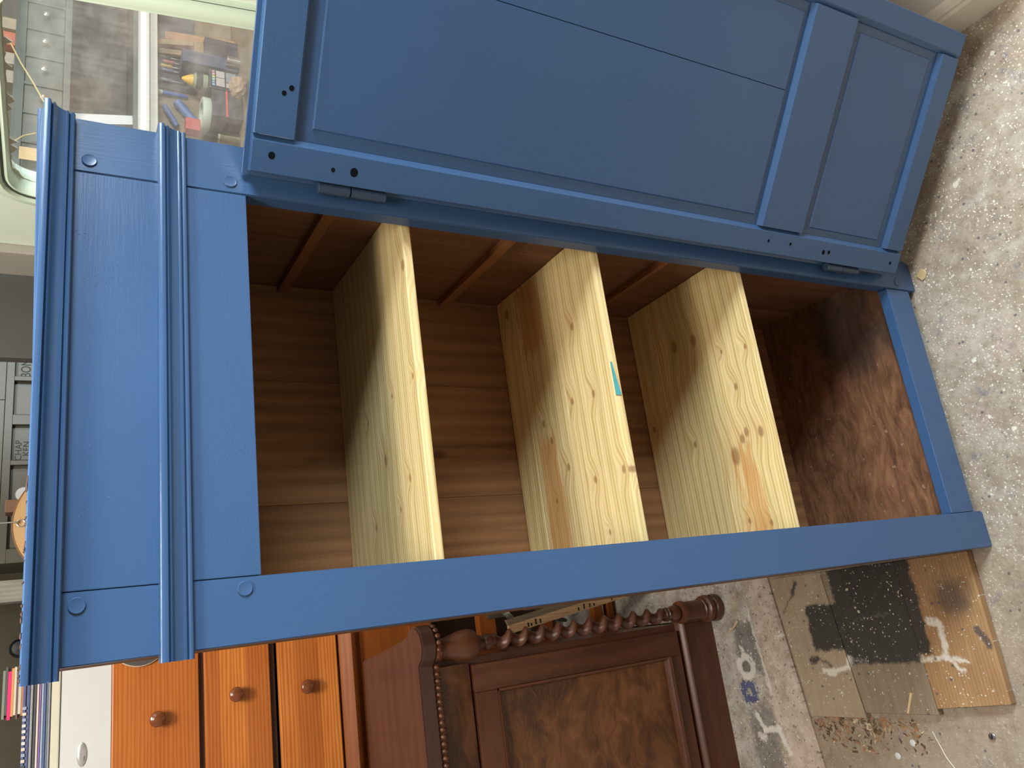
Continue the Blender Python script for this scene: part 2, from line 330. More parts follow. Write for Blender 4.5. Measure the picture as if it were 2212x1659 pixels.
def lathe(bm, prof, c, axis='z', seg=28):   # prof: (radius, height)
    rings = []
    def mk(r, h, t):
        u, v = r * math.cos(t), r * math.sin(t)
        return {'z': (c[0] + u, c[1] + v, c[2] + h), 'y': (c[0] + u, c[1] + h, c[2] + v), 'x': (c[0] + h, c[1] + u, c[2] + v)}[axis]
    for r, h in prof: rings.append([bm.verts.new(mk(max(r, 1e-5), h, 2 * PI * k / seg)) for k in range(seg)])
    for a, b in zip(rings, rings[1:]):
        for k in range(seg): bm.faces.new((a[k], a[(k + 1) % seg], b[(k + 1) % seg], b[k]))
    bm.faces.new(rings[0][::-1]); bm.faces.new(rings[-1]); bmesh.ops.recalc_face_normals(bm, faces=bm.faces); return bm
def tube(bm, pts, r, seg=8):
    pts = [Vector(p) for p in pts]; rings = []; up = None
    for i, p in enumerate(pts):
        d = (pts[min(i + 1, len(pts) - 1)] - pts[max(i - 1, 0)]).normalized()
        if up is None: up = Vector((0, 0, 1)) if abs(d.z) < .9 else Vector((1, 0, 0))
        s = d.cross(up).normalized(); up = s.cross(d).normalized(); rr = r[i] if isinstance(r, (list, tuple)) else r
        rings.append([bm.verts.new(p + (s * math.cos(2 * PI * k / seg) + up * math.sin(2 * PI * k / seg)) * rr) for k in range(seg)])
    for a, b in zip(rings, rings[1:]):
        for k in range(seg): bm.faces.new((a[k], a[(k + 1) % seg], b[(k + 1) % seg], b[k]))
    bm.faces.new(rings[0][::-1]); bm.faces.new(rings[-1]); bmesh.ops.recalc_face_normals(bm, faces=bm.faces); return bm
def ribbon(bm, pts, wv, th):    # strip along pts, width vector wv, thickness th
    wv = Vector(wv); P = [Vector(p) for p in pts]; rings = []
    for i, p in enumerate(P):
        d = (P[min(i + 1, len(P) - 1)] - P[max(i - 1, 0)]).normalized(); n = d.cross(wv).normalized() * th / 2
        rings.append([bm.verts.new(q) for q in (p - wv / 2 - n, p + wv / 2 - n, p + wv / 2 + n, p - wv / 2 + n)])
    for a, b in zip(rings, rings[1:]):
        for k in range(4): bm.faces.new((a[k], a[(k + 1) % 4], b[(k + 1) % 4], b[k]))
    bm.faces.new(rings[0][::-1]); bm.faces.new(rings[-1]); bmesh.ops.recalc_face_normals(bm, faces=bm.faces); return bm
def obj(name, bm, mat, parent=None, label=None, local=False, smooth=False, loc=None):
    me = bpy.data.meshes.new(name)
    off = Vector((0, 0, 0))
    if parent is not None and not local:
        q = parent
        while q is not None: off += q.location; q = q.parent
    if loc is not None: off = Vector(loc)
    if off.length and not local: bmesh.ops.translate(bm, verts=bm.verts, vec=-off)
    bm.to_mesh(me); bm.free()
    if mat: me.materials.append(mat)
    if smooth:
        me.shade_smooth()
        try: me.set_sharp_from_angle(angle=math.radians(38))
        except Exception: pass
    o = bpy.data.objects.new(name, me); COL.objects.link(o)
    if parent is not None: o.parent = parent
    if loc is not None: o.location = loc
    if label: o['label'] = label
    return o
def thing(name, label, cat, loc, group=None):
    o = bpy.data.objects.new(name, None); COL.objects.link(o); o.location = loc; o['label'] = label; o['category'] = cat
    o.empty_display_size = .05
    if group: o['group'] = group
    return o
def tag(o, label, cat, group=None):
    o['label'] = label; o['category'] = cat
    if group: o['group'] = group
    return o
def struct(o): o['kind'] = 'structure'; return o
def shared(name, mesh, loc, parent, mat=None):
    o = bpy.data.objects.new(name, mesh); COL.objects.link(o); o.parent = parent; o.location = loc; return o

# ---------------------------------------------------------------- setting
bm = B(); v = [bm.verts.new(c) for c in ((-3, -3.2, 0), (3.4, -3.2, 0), (3.4, 2.6, 0), (-3, 2.6, 0))]; bm.faces.new(v)
v2 = [bm.verts.new((*q.co[:2], -.1)) for q in v]; bm.faces.new(v2[::-1])
for i in range(4): bm.faces.new((v[i], v2[i], v2[(i + 1) % 4], v[(i + 1) % 4]))
bmesh.ops.recalc_face_normals(bm, faces=bm.faces)
floor = struct(obj('floor', bm, FLOOR))
struct(obj('wall_back', bx(B(), -3, 3.4, 2.6, 2.7, 0, 3), OLIVE))
struct(obj('wall_left', bx(B(), -3.1, -3, -1.6, 2.7, 0, 3), LOWWALL))
struct(obj('wall_right', bx(B(), 3.4, 3.5, -1.6, 2.7, 0, 3), LOWWALL))
struct(obj('ceiling', bx(B(), -3.1, 3.5, -1.2, 2.7, 3, 3.1), LOWWALL))
# stone sill: slightly raised strip with a rounded front edge
bm = B()
def sy(x): return .618 + .114 * x
prof = [(0, 0), (0, .006), (.006, .011), (.014, .012), (1.9, .012), (1.9, 0)]
ra = [bm.verts.new((-2.4, sy(-2.4) + a, b)) for a, b in prof]; rb = [bm.verts.new((1.06, sy(1.06) + a, b)) for a, b in prof]
for i in range(5): bm.faces.new((ra[i], ra[i + 1], rb[i + 1], rb[i]))
bm.faces.new(ra); bm.faces.new(rb[::-1]); bmesh.ops.recalc_face_normals(bm, faces=bm.faces)
struct(obj('trim_1', bm, SILL))

# partition on the right with its rounded window
PX0, PX1 = 1.1, 1.16
def rquad(q, r, n=7):   # rounded quad, q in (y,z) order
    out = []
    for i in range(4):
        p0, p1, p2 = Vector(q[i - 1]), Vector(q[i]), Vector(q[(i + 1) % 4])
        a = p1 + (p0 - p1).normalized() * r; b = p1 + (p2 - p1).normalized() * r
        for k in range(n + 1):
            t = k / n; out.append(a * (1 - t) ** 2 + p1 * 2 * t * (1 - t) + b * t ** 2)
    return out
WQ = [(.98, .9), (.98, 1.795), (.315, 1.795), (.215, .9)]     # glass opening in (y,z)
inner = rquad(WQ, .075)
def offset(loop, d):
    c = sum((Vector(p) for p in loop), Vector((0, 0))) / len(loop); n = len(loop); out = []
    for i in range(n):
        t = (loop[(i + 1) % n] - loop[i - 1]).normalized(); nn = Vector((t.y, -t.x))
        if nn.dot(loop[i] - c) < 0: nn = -nn
        out.append(loop[i] + nn * d)
    return out
bm = B()
o4 = [bm.verts.new((PX0, y, z)) for y, z in ((1.26, 0), (1.26, 2.3), (-.41, 2.3), (-.41, 0))]
il = [bm.verts.new((PX0, p.x, p.y)) for p in offset(inner, .008)]
ed = [bm.edges.new((o4[i], o4[(i + 1) % 4])) for i in range(4)] + [bm.edges.new((il[i], il[(i + 1) % len(il)])) for i in range(len(il))]
bmesh.ops.triangle_fill(bm, use_beauty=True, edges=ed)
r = bmesh.ops.extrude_face_region(bm, geom=bm.faces[:])
bmesh.ops.translate(bm, verts=[g for g in r['geom'] if isinstance(g, bmesh.types.BMVert)], vec=(PX1 - PX0, 0, 0))
bmesh.ops.recalc_face_normals(bm, faces=bm.faces)
wp = struct(obj('wall_partition', bm, GREEN))
# lower part of the partition is grey-white, cream skirting
struct(obj('trim_2', bx(B(), PX0 - .004, PX0, -.41, 1.26, 0, .85, .001), LOWWALL))
bm = prism(B(), [(PX0 - .004, 0), (PX0 - .022, 0), (PX0 - .022, .075), (PX0 - .018, .082), (PX0 - .018, .09), (PX0 - .012, .1), (PX0 - .004, .108)], 'y', -.41, 1.26)
struct(obj('baseboard_right', bm, SKIRT))
struct(obj('trim_3', bx(B(), 1.075, 1.16, 1.262, 1.40, 0, 2.3, .004), BEIGE))
struct(obj('door_1', bx(B(), .85, 1.115, 1.45, 1.49, 0, 2.3, .003), GREY))
win = struct(obj('window_1', B(), None))
def sweep(loop, prof, mat, name):
    bm = B(); rings = []
    for d, x in prof: rings.append([bm.verts.new((PX0 + x, p.x, p.y)) for p in offset(loop, d)])
    n = len(loop)
    for a, b in zip(rings, rings[1:]):
        for i in range(n): bm.faces.new((a[i], a[(i + 1) % n], b[(i + 1) % n], b[i]))
    bmesh.ops.recalc_face_normals(bm, faces=bm.faces); return obj(name, bm, mat, win, smooth=True)
sweep(inner, [(.008, .045), (0, .04), (0, -.004), (.004, -.01), (.010, -.008), (.013, -.002), (.014, -.010), (.020, -.018), (.032, -.018), (.040, -.012), (.044, -.003), (.046, -.001), (.049, -.006), (.056, -.006), (.058, .001)], GREEN2, 'window_frame')
sweep(inner, [(.0115, -.0085), (.0125, -.011), (.0155, -.011), (.0165, -.0085)], plain('dark_gap_shade', (.06, .075, .06), .5), 'frame_gap_shade')  # dark ring that paints in the shade of the frame's inner gap
sweep(inner, [(.0445, -.002), (.0455, -.0045), (.049, -.0045), (.050, -.002)], bpy.data.materials['dark_gap_shade'], 'frame_gap_shade')  # outer gap: shade put in as a dark ring too
def ragged(loop, w0, w1):
    bm = B(); n = len(loop); a = offset(loop, .002); k = []
    dense = []
    for i in range(n):
        p, q = loop[i], loop[(i + 1) % n]; L = (q - p).length; m_ = max(1, int(L / .012))
        for j in range(m_): dense.append(p.lerp(q, j / m_))
    ins = offset(dense, 0); c = sum((Vector(p) for p in dense), Vector((0, 0))) / len(dense)
    rnd = random.Random(3); A = []; Bq = []
    for i, p in enumerate(dense):
        t = (dense[(i + 1) % len(dense)] - dense[i - 1]).normalized(); nn = Vector((t.y, -t.x))
        if nn.dot(c - p) < 0: nn = -nn
        d = w0 + rnd.random() ** 5 * w1 * 1.6
        A.append(bm.verts.new((PX0 + .0285, *(p - nn * .003)))); Bq.append(bm.verts.new((PX0 + .0285, *(p + nn * d))))
    for i in range(len(A)): bm.faces.new((A[i], A[(i + 1) % len(A)], Bq[(i + 1) % len(A)], Bq[i]))
    g = bmesh.ops.extrude_face_region(bm, geom=bm.faces[:]); bmesh.ops.translate(bm, verts=[x for x in g['geom'] if isinstance(x, bmesh.types.BMVert)], vec=(-.0015, 0, 0))
    bmesh.ops.recalc_face_normals(bm, faces=bm.faces); return bm
obj('putty_smear', ragged(inner, .002, .010), plain('dried_white_paint', (.72, .70, .58), .7), win, 'ragged dried white paint round the glass edge')
def glass_mat():
    M = Mat('dusty_glass'); p = M.pos()
    n = M.noise(M.mul(p, (1, 1.5, 4)), 5, 5, .65); st = M.noise(M.mul(p, (1, 9, 1)), 14, 4)
    haze = M.ma('ADD', .085, M.ma('MULTIPLY', M.step(M.ma('ADD', M.ma('MULTIPLY', n, .7), M.ma('MULTIPLY', st, .4)), .4, .8), .16))
    tr = M.n('BsdfTransparent'); df = M.n('BsdfDiffuse'); df.inputs[0].default_value = (.8, .8, .76, 1); gl = M.n('BsdfGlossy'); gl.inputs[1].default_value = .03
    m1 = M.n('MixShader'); M.put(m1.inputs[0], haze); M.t.links.new(tr.outputs[0], m1.inputs[1]); M.t.links.new(df.outputs[0], m1.inputs[2])
    m2 = M.n('MixShader'); m2.inputs[0].default_value = .05; M.t.links.new(m1.outputs[0], m2.inputs[1]); M.t.links.new(gl.outputs[0], m2.inputs[2])
    M.t.links.new(m2.outputs[0], M.out.inputs[0]); return M.m
bm = B(); fa = [bm.verts.new((PX0 + .03, p.x, p.y)) for p in offset(inner, .004)]; bm.faces.new(fa)
g = bmesh.ops.extrude_face_region(bm, geom=bm.faces[:]); bmesh.ops.translate(bm, verts=[x for x in g['geom'] if isinstance(x, bmesh.types.BMVert)], vec=(.004, 0, 0))
bmesh.ops.recalc_face_normals(bm, faces=bm.faces)
obj('window_pane', bm, glass_mat(), win, 'dusty pane of glass')

# ---------------------------------------------------------------- the blue wardrobe
S_, ZT, ZR, ZB = .0747, 1.477, .103, .025
wd = thing('wardrobe', 'tall single-door blue painted wardrobe standing open with pine shelves inside', 'wardrobe', ROOT)
def ward(name, bm, mat, label=None, smooth=False): return obj(name, bm, mat, wd, label, smooth=smooth)
bm = prism(B(), [(0, .004), (.004, 0), (S_ - .004, 0), (S_ - .0005, .006), (S_ - .0005, 1.70), (0, 1.70)], 'y', 0, .024)
bmesh.ops.bevel(bm, geom=bm.edges[:], offset=.0012, segments=2, affect='EDGES'); ward('stile', bm, BLUE_V)
bm = prism(B(), [(.65 - S_ + .0005, .006), (.65 - S_ + .004, 0), (.642, 0), (.65, .012), (.65, 1.70), (.65 - S_ + .0005, 1.70)], 'y', 0, .024)
bmesh.ops.bevel(bm, geom=bm.edges[:], offset=.0012, segments=2, affect='EDGES'); ward('stile', bm, BLUE_V)
ward('top_rail', bx(B(), S_ + .0004, .65 - S_ - .0004, .0005, .022, ZT, 1.70, .0012), BLUE_H, 'broad blue frieze board with pitted paint')
ward('bottom_rail', bx(B(), S_ + .0004, .65 - S_ - .0004, .002, .025, ZB, ZR, .0016), BLUE_H)
CP = [(0, 0), (-.009, 0), (-.0125, .0014), (-.0135, .0035), (-.012, .0055), (-.0095, .0058), (-.010, .0064), (-.0145, .0074), (-.0155, .0092), (-.0145, .0105), (-.0150, .0125), (-.0175, .0160), (-.0205, .0192), (-.0225, .0205), (-.0262, .0212), (-.0285, .0228), (-.0275, .0238), (-.0245, .0242), (-.0255, .0252), (-.0325, .0262), (-.0335, .0290), (-.0325, .0325), (-.0305, .0338), (0, .0338)]
bm = prism(B(), [(y, 1.679 + z) for y, z in CP], 'x', -.012, .648); ward('cornice_moulding', bm, BLUE_M, 'stepped blue cornice moulding with worn top edge', True)
bm = prism(B(), [(y * .62 + .0003, 1.552 + z * 1.04) for y, z in CP], 'x', -.008, .651); ward('waist_moulding', bm, BLUE_M, 'narrower blue moulding across the frieze', True)
ward('top_board', hexa(B(), [(-.002, -.006, 1.7005), (.652, -.006, 1.7005), (.652, .388, 1.7005), (-.002, .388, 1.7005), (-.002, -.006, 1.7075), (.652, -.006, 1.7195), (.652, .388, 1.7195), (-.002, .388, 1.7075)], .0015), BLUE_M)
for i, (y0, y1) in enumerate(((.0245, .14), (.141, .262), (.263, .3845))):
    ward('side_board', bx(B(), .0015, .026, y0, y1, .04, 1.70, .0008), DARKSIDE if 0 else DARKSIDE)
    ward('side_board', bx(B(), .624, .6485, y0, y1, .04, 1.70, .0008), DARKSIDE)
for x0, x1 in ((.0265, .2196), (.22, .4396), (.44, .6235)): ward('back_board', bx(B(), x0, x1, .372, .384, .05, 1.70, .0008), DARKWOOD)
for y0, y1 in ((.0255, .143), (.1432, .26), (.2602, .3715)): ward('floor_board', bx(B(), .0265, .6235, y0, y1, .07, .091, .0008), OLDFLOOR, 'worn dark oak board of the wardrobe floor')
for z0, z1 in ((1.328, 1.346), (1.004, 1.023), (.655, .668)): ward('shelf_cleat', bx(B(), .610, .624, .03, .371, z0, z1, .001), CLEAT, 'reddish batten fixed to the side')
for z in (1.2286, .874, .525): ward('shelf_cleat', bx(B(), .608, .624, .03, .371, z - .018, z, .001), CLEAT); ward('shelf_cleat', bx(B(), .026, .042, .03, .371, z - .018, z, .001), CLEAT)
K1 = [(.516, .036, .008), (.341, .04, .004), (.201, .086, .005), (.163, .131, .004), (.326, .24, .004), (.154, .241, .005), (.337, .125, .004), (.248, .176, .008)]
K2 = [(.474, .118, .006), (.338, .088, .006), (.344, .153, .006), (.331, .257, .006), (.294, .239, .006), (.234, .197, .006), (.195, .122, .006), (.195, .042, .006), (.192, .027, .005), (.183, .251, .004), (.103, .106, .004), (.587, .333, .010)]
K3 = [(.499, .237, .012), (.492, .178, .011), (.441, .108, .004), (.429, .046, .005), (.362, .091, .006), (.232, .13, .015), (.26, .103, .008), (.27, .09, .008), (.262, .055, .009), (.282, .233, .006), (.346, .349, .006), (.106, .13, .005), (.094, .078, .005)]
T = .0146
for zs, kn, seams, orr, lab in ((1.2435, K1, (.028, .1705, .3705), None, 'top pine shelf of two boards'),
                               (.889, K2, (.028, .168, .3005, .3705), [(-.05, .30, .225, .285), (.48, .62, .22, .29)], 'middle pine shelf with orange streak'),
                               (.540, K3, (.028, .163, .302, .3705), [(.03, .25, .085, .125)], 'lowest pine shelf with large knots')):
    sh = bpy.data.objects.new('shelf', None); COL.objects.link(sh); sh.parent = wd; sh['label'] = lab; sh.empty_display_size = .05
    mt = shelf_pine('shelf_pine_' + str(int(zs * 100)), kn, orr)
    for y0, y1 in zip(seams, seams[1:]):
        obj('shelf_board', bx(B(), .0268, .6232, y0 + .0005, y1 - .0005, zs - T, zs - .0010 * (y0 > .1), .0022), mt, sh)
    if zs == .889:
        tm = plain('teal_paint', (.07, .33, .33), .6)
        obj('paint_mark', hexa(B(), [(.317, .0272, .878), (.375, .0272, .8865), (.375, .0284, .8865), (.317, .0284, .878), (.317, .0272, .889), (.375, .0272, .889), (.375, .0284, .889), (.317, .0284, .889)]), tm, sh, 'teal paint smear on the front edge')
pegm = lathe(B(), [(.0084, .001), (.0086, -.0012), (.0078, -.0022), (.006, -.0018), (.0001, -.0020)], (0, 0, 0), 'y', 20)
po = None
for x, z in ((.592, 1.663), (.06, 1.665), (.061, 1.496), (.592, 1.497), (.592, .062)):
    if po is None: po = obj('dowel_peg', pegm, BLUE_V, wd, local=True, smooth=True); po.location = Vector((x, 0, z)) - Vector(ROOT); po['label'] = 'round dowel end under the paint'
    else: shared('dowel_peg', po.data, Vector((x, 0, z)) - Vector(ROOT), wd)
# worn chips along the cornice top edge
bm = B(); rnd = random.Random(5)
for k in range(26):
    x = -.01 + .2 * rnd.random(); l = .002 + .005 * rnd.random()**2
    z = 1.7120 + rnd.random() * .001
    hexa(bm, [(x, -.0318, z), (x + l, -.0322, z), (x + l, -.027, z), (x, -.027, z), (x + .001, -.0312, z + .0012), (x + l * .7, -.0315, z + .0012), (x + l * .8, -.027, z + .0012), (x, -.027, z + .0012)])
ch = ward('worn_edge_chip', bm, plain('bare_dark_wood', (.07, .025, .014), .7), 'dark bare chips along the cornice edge'); ch['kind'] = 'stuff'
# door (opened about 145 degrees); local x runs along the door, local y is its thickness
HA = .62205
door = bpy.data.objects.new('door', None); COL.objects.link(door); door.parent = wd; door.location = Vector((.596, -.028, 0)) - Vector(ROOT); door.rotation_euler = (0, 0, -HA)
door['label'] = 'panelled blue wardrobe door standing wide open'; door.empty_display_size = .05
DW, ds, Z0, Z1 = .4937, .0488, .1056, 1.4766
M0, M1, P0, P1 = .423, .543, .165, 1.4213
def dpart(n, bm, mat, lab=None): return obj(n, bm, mat, door, lab, local=True)
ch_, th_ = .0078, .020
dpart('door_stile', prism(B(), [(.001, 0), (ds - ch_, 0), (ds, ch_), (ds, th_), (0, th_), (0, .001)], 'z', Z0, Z1), BLUE_D)
dpart('door_stile', prism(B(), [(DW - ds, ch_), (DW - ds + ch_, 0), (DW - .002, 0), (DW, .002), (DW, th_), (DW - ds, th_)], 'z', Z0, Z1), BLUE_D)
g_ = .0003
dpart('door_rail', prism(B(), [(0, P1 + ch_ * .35), (0, Z1 - .001), (.001, Z1), (th_, Z1), (th_, P1), (ch_ * .35, P1)], 'x', ds + g_, DW - ds - g_), BLUE_DH)
dpart('door_rail', prism(B(), [(0, M0 + .002), (0, M1 - ch_), (ch_, M1), (th_, M1), (th_, M0), (.002, M0)], 'x', ds + g_, DW - ds - g_), BLUE_DH)
dpart('door_rail', prism(B(), [(0, Z0 + .001), (0, P0 - ch_), (ch_, P0), (th_, P0), (th_, Z0), (.001, Z0)], 'x', ds + g_, DW - ds - g_), BLUE_DH)
def raised(x0, x1, z0, z1, bl, br, bb, bt):   # flat border, small step up to a field; b* = border widths (0 = runs to the edge)
    bm = B(); yb, yf, s = .0105, .0068, .0022
    def loop(a, b, c, d, y): return [bm.verts.new(q) for q in ((a, y, c), (b, y, c), (b, y, d), (a, y, d))]
    L = [loop(x0, x1, z0, z1, .017), loop(x0, x1, z0, z1, yb), loop(x0 + bl, x1 - br, z0 + bb, z1 - bt, yb - .001)]
    L.append(loop(x0 + bl + (s if bl else .0006), x1 - br - (s if br else .0006), z0 + bb + s, z1 - bt - s, yf))
    for a, b in zip(L, L[1:]):
        for i in range(4): bm.faces.new((a[i], a[(i + 1) % 4], b[(i + 1) % 4], b[i]))
    bm.faces.new(L[0][::-1]); bm.faces.new(L[-1]); bmesh.ops.recalc_face_normals(bm, faces=bm.faces); return bm
dpart('door_panel_board', raised(ds, .2920, M1, P1, .0175, 0, .012, .022), BLUE_D)
dpart('door_panel_board', raised(.2922, DW - ds, M1, P1, 0, .0175, .012, .022), BLUE_D)
dpart('door_panel_board', raised(ds, DW - ds, P0, M0, .013, .016, .022, .022), BLUE_D, 'lower raised panel')
dpart('door_lip', prism(B(), [(th_, Z1 + .006), (th_ + .007, Z1 + .006), (th_ + .007, Z1 - .01), (th_, Z1 - .01)], 'x', -.006, DW), BLUE_DH, 'rebated lip along the door edge')
dpart('door_lip', bx(B(), -.006, .004, th_ + .0001, th_ + .007, Z0, Z1 - .01), BLUE_D)
holem = lathe(B(), [(.0022, 0), (.0032, -.0003), (.0001, -.0004)], (0, 0, 0), 'y', 10); ho = None
HOLE = plain('dark_hole', (.004, .005, .007), .95, .1, 20, spec=.1)
for t, z, s in ((.024, 1.451, 1.6), (.0186, 1.367, 1.), (.020, 1.337, 2.), (.105, 1.443, 1.1), (.113, 1.434, 1.2), (.0238, .5097, 1.), (.0247, .449, 1.), (.0195, .350, 1.5), (.0213, .334, 1.3), (.0208, .134, 1.2)):
    if ho is None: ho = obj('nail_hole', holem, HOLE, door, local=True); ho.location = (t, 0, z)
    else: h2 = shared('nail_hole', ho.data, (t, 0, z), door); ho_ = h2
    (ho if z == 1.451 else h2).scale = (s, 1, s * .9)
# hinges: a knuckle on the door, one on the stile
hd = Vector((math.cos(HA), -math.sin(HA), 0)); hn = Vector((math.sin(HA), math.cos(HA), 0))
for zc in (1.3361, .2719):
    c = Vector((.596, -.028, 0)) + hd * -.0085 + hn * .011
    h = bpy.data.objects.new('hinge', None); COL.objects.link(h); h.parent = wd; h.location = Vector((c.x, c.y, zc)) - Vector(ROOT); h.empty_display_size = .02; h['label'] = 'blue-painted iron door hinge'
    obj('hinge_knuckle', lathe(B(), [(.0072, .001), (.0085, .002), (.0085, .046), (.0072, .047)], (0, 0, 0), 'z', 16), IRON, h, local=True, smooth=True)
    obj('hinge_knuckle', lathe(B(), [(.004, -.055), (.0078, -.052), (.0078, -.001), (.006, 0)], (0, 0, 0), 'z', 16), IRON, h, local=True, smooth=True)
    obj('hinge_leaf', bx(B(), -.002, .012, .004, .0235, -.052, -.002, .0006), IRON, h, local=True)

# ---------------------------------------------------------------- mahogany cabinet, lower left behind
mc = thing('antique_cabinet', 'dark mahogany cabinet with a barley-twist corner column left of the wardrobe', 'cabinet', (-.6, 1.0, .012))
def mp(n, bm, mat, lab=None, smooth=False): return obj(n, bm, mat, mc, lab, smooth=smooth)
XL, XR, YF = -1.35, -.086, .862
mp('carcass', bx(B(), XL, XR, YF + .012, 1.205, .06, .905, .001), MAHOG)
mp('plinth', bx(B(), XL - .01, XR + .0, YF - .004, 1.21, .012, .125, .003), MAHOG_X)
mp('base_moulding', prism(B(), [(YF + .02, .118), (YF - .012, .122), (YF - .016, .128), (YF - .012, .134), (YF + .004, .14), (YF + .02, .142)], 'x', XL - .012, -.072), MAHOG_X, smooth=True)
# top slab with a rounded ear over the column
pts = [(XL - .03, 1.215), (XL - .03, .822), (-.092, .828), (-.085, .822)]
cxx, cyy = -.056, .828
cx_, cy_, rr_ = -.045, .845, .047
for k in range(15):
    a = -2.35 + (2.35 + .95) * k / 14; pts.append((cx_ + rr_ * math.cos(a), cy_ + rr_ * math.sin(a)))
pts += [(-.028, .93), (-.045, 1.05), (-.066, 1.215)]
bm = prism(B(), pts, 'z', .912, .950); bmesh.ops.bevel(bm, geom=[e for e in bm.edges if abs(e.verts[0].co.z - e.verts[1].co.z) < 1e-6], offset=.004, segments=2, affect='EDGES')
mp('top_slab', bm, MAHOG_TOP, 'polished mahogany top with a rounded ear', True)
mp('top_slab_edge', prism(B(), [(.832, .898), (.832, .912), (1.2, .912), (1.2, .898)], 'x', XL, -.088), MAHOG_X)
bead = bmesh.new(); bmesh.ops.create_icosphere(bead, subdivisions=2, radius=.0076); bo = None
path = []
x = -.62
while x < -.092: path.append((x, .827)); x += .0150
for k in range(9):
    a = -2.2 + 2.9 * k / 8; path.append((cx_ + (rr_ - .004) * math.cos(a), cy_ + (rr_ - .004) * math.sin(a)))
for (x, y) in path:
    l = Vector((x, y, .9055)) - Vector(mc.location)
    if bo is None: bo = obj('bead', bead, MAHOG_X, mc, local=True, smooth=True); bo.location = l; bo.scale = (.85, 1, 1)
    else: q = shared('bead', bo.data, l, mc); q.scale = (.85, 1, 1)
mp('column_cap', lathe(B(), [(.024, .894), (.028, .899), (.028, .912)], (cxx, cyy, 0)), MAHOG_X, smooth=True)
mp('frieze', prism(B(), [(YF + .012, .898), (YF - .016, .898), (YF - .018, .880), (YF - .006, .835), (YF + .002, .806), (YF + .012, .806)], 'x', XL, -.098), FLAME, 'curved frieze of flame mahogany', True)
# door of the cabinet: frame, inner moulding, flame panel
cd = bpy.data.objects.new('cabinet_door', None); COL.objects.link(cd); cd.parent = mc; cd.empty_display_size = .05
def cp(n, bm, mat, lab=None, smooth=False): return obj(n, bm, mat, cd, lab, smooth=smooth)
dl, dr, db, dt = -.74, -.104, .150, .800
cp('door_stile', bx(B(), -.168, dr, YF - .006, YF + .011, db, dt, .002), MAHOG)
cp('door_stile', bx(B(), dl, dl + .064, YF - .006, YF + .011, db, dt, .002), MAHOG)
cp('door_rail', bx(B(), dl + .064, -.168, YF - .006, YF + .011, .738, dt, .002), MAHOG_X)
cp('door_rail', bx(B(), dl + .064, -.168, YF - .006, YF + .011, db, .192, .002), MAHOG_X)
cp('panel_moulding', prism(B(), [(YF + .010, .192), (YF - .013, .192), (YF - .010, .200), (YF - .002, .204), (YF + .010, .205)], 'x', dl + .064, -.168), MAHOG_X, smooth=True)
cp('panel_moulding', prism(B(), [(YF + .010, .738), (YF - .010, .738), (YF - .008, .732), (YF + .010, .727)], 'x', dl + .064, -.168), MAHOG_X)
cp('panel_moulding', prism(B(), [(-.168, YF + .010), (-.168, YF - .010), (-.174, YF - .008), (-.179, YF + .010)], 'z', .196, .738), MAHOG)
cp('door_panel', bx(B(), dl + .06, -.16, YF + .0085, YF + .0115, .19, .742), FLAME, 'flame mahogany door panel')
# barley-twist column
col = bpy.data.objects.new('column', None); COL.objects.link(col); col.parent = mc; col.empty_display_size = .05; col['label'] = 'turned corner column with barley twist'
LP = lambda n, prof: obj(n, lathe(B(), prof, (cxx, cyy, 0)), MAHOG_X, col, smooth=True)
LP('column_foot', [(.024, .012), (.034, .016), (.038, .026), (.036, .036), (.030, .040), (.034, .044), (.0385, .052), (.037, .062), (.029, .066), (.027, .070)])
LP('column_base', [(.026, .068), (.031, .072), (.031, .076), (.0275, .078), (.0275, .140), (.031, .143), (.032, .150), (.030, .156), (.018, .158)])
LP('column_collar', [(.012, .156), (.018, .160), (.0215, .170), (.0205, .182), (.014, .190), (.013, .193), (.018, .196), (.019, .200), (.015, .203), (.018, .206), (.0175, .210), (.012, .214), (.012, .22)])
bm = B(); rings = []; N = 260; sg = 20; z0, z1 = .205, .762; pit = .0485
for i in range(N + 1):
    z = z0 + (z1 - z0) * i / N; ph = 2 * PI * z / pit; e = min(1, min(i, N - i) / 14)
    rings.append([bm.verts.new((cxx + -.0078 * e * math.cos(ph) + .0152 * math.cos(2 * PI * k / sg), cyy + .0078 * e * math.sin(ph) + .0152 * math.sin(2 * PI * k / sg), z)) for k in range(sg)])
for a, b in zip(rings, rings[1:]):
    for k in range(sg): bm.faces.new((a[k], a[(k + 1) % sg], b[(k + 1) % sg], b[k]))
bm.faces.new(rings[0][::-1]); bm.faces.new(rings[-1]); obj('barley_twist', bm, MAHOG_X, col, 'spiral twist shaft', smooth=True)
LP('column_collar', [(.012, .752), (.013, .756), (.018, .760), (.0195, .768), (.017, .776), (.013, .779), (.013, .783), (.017, .785), (.018, .790), (.020, .793), (.020, .797), (.022, .801), (.026, .803)])
LP('column_vase', [(.022, .801), (.033, .806), (.0365, .816), (.0365, .832), (.034, .846), (.029, .862), (.0245, .878), (.0235, .890), (.026, .897)])

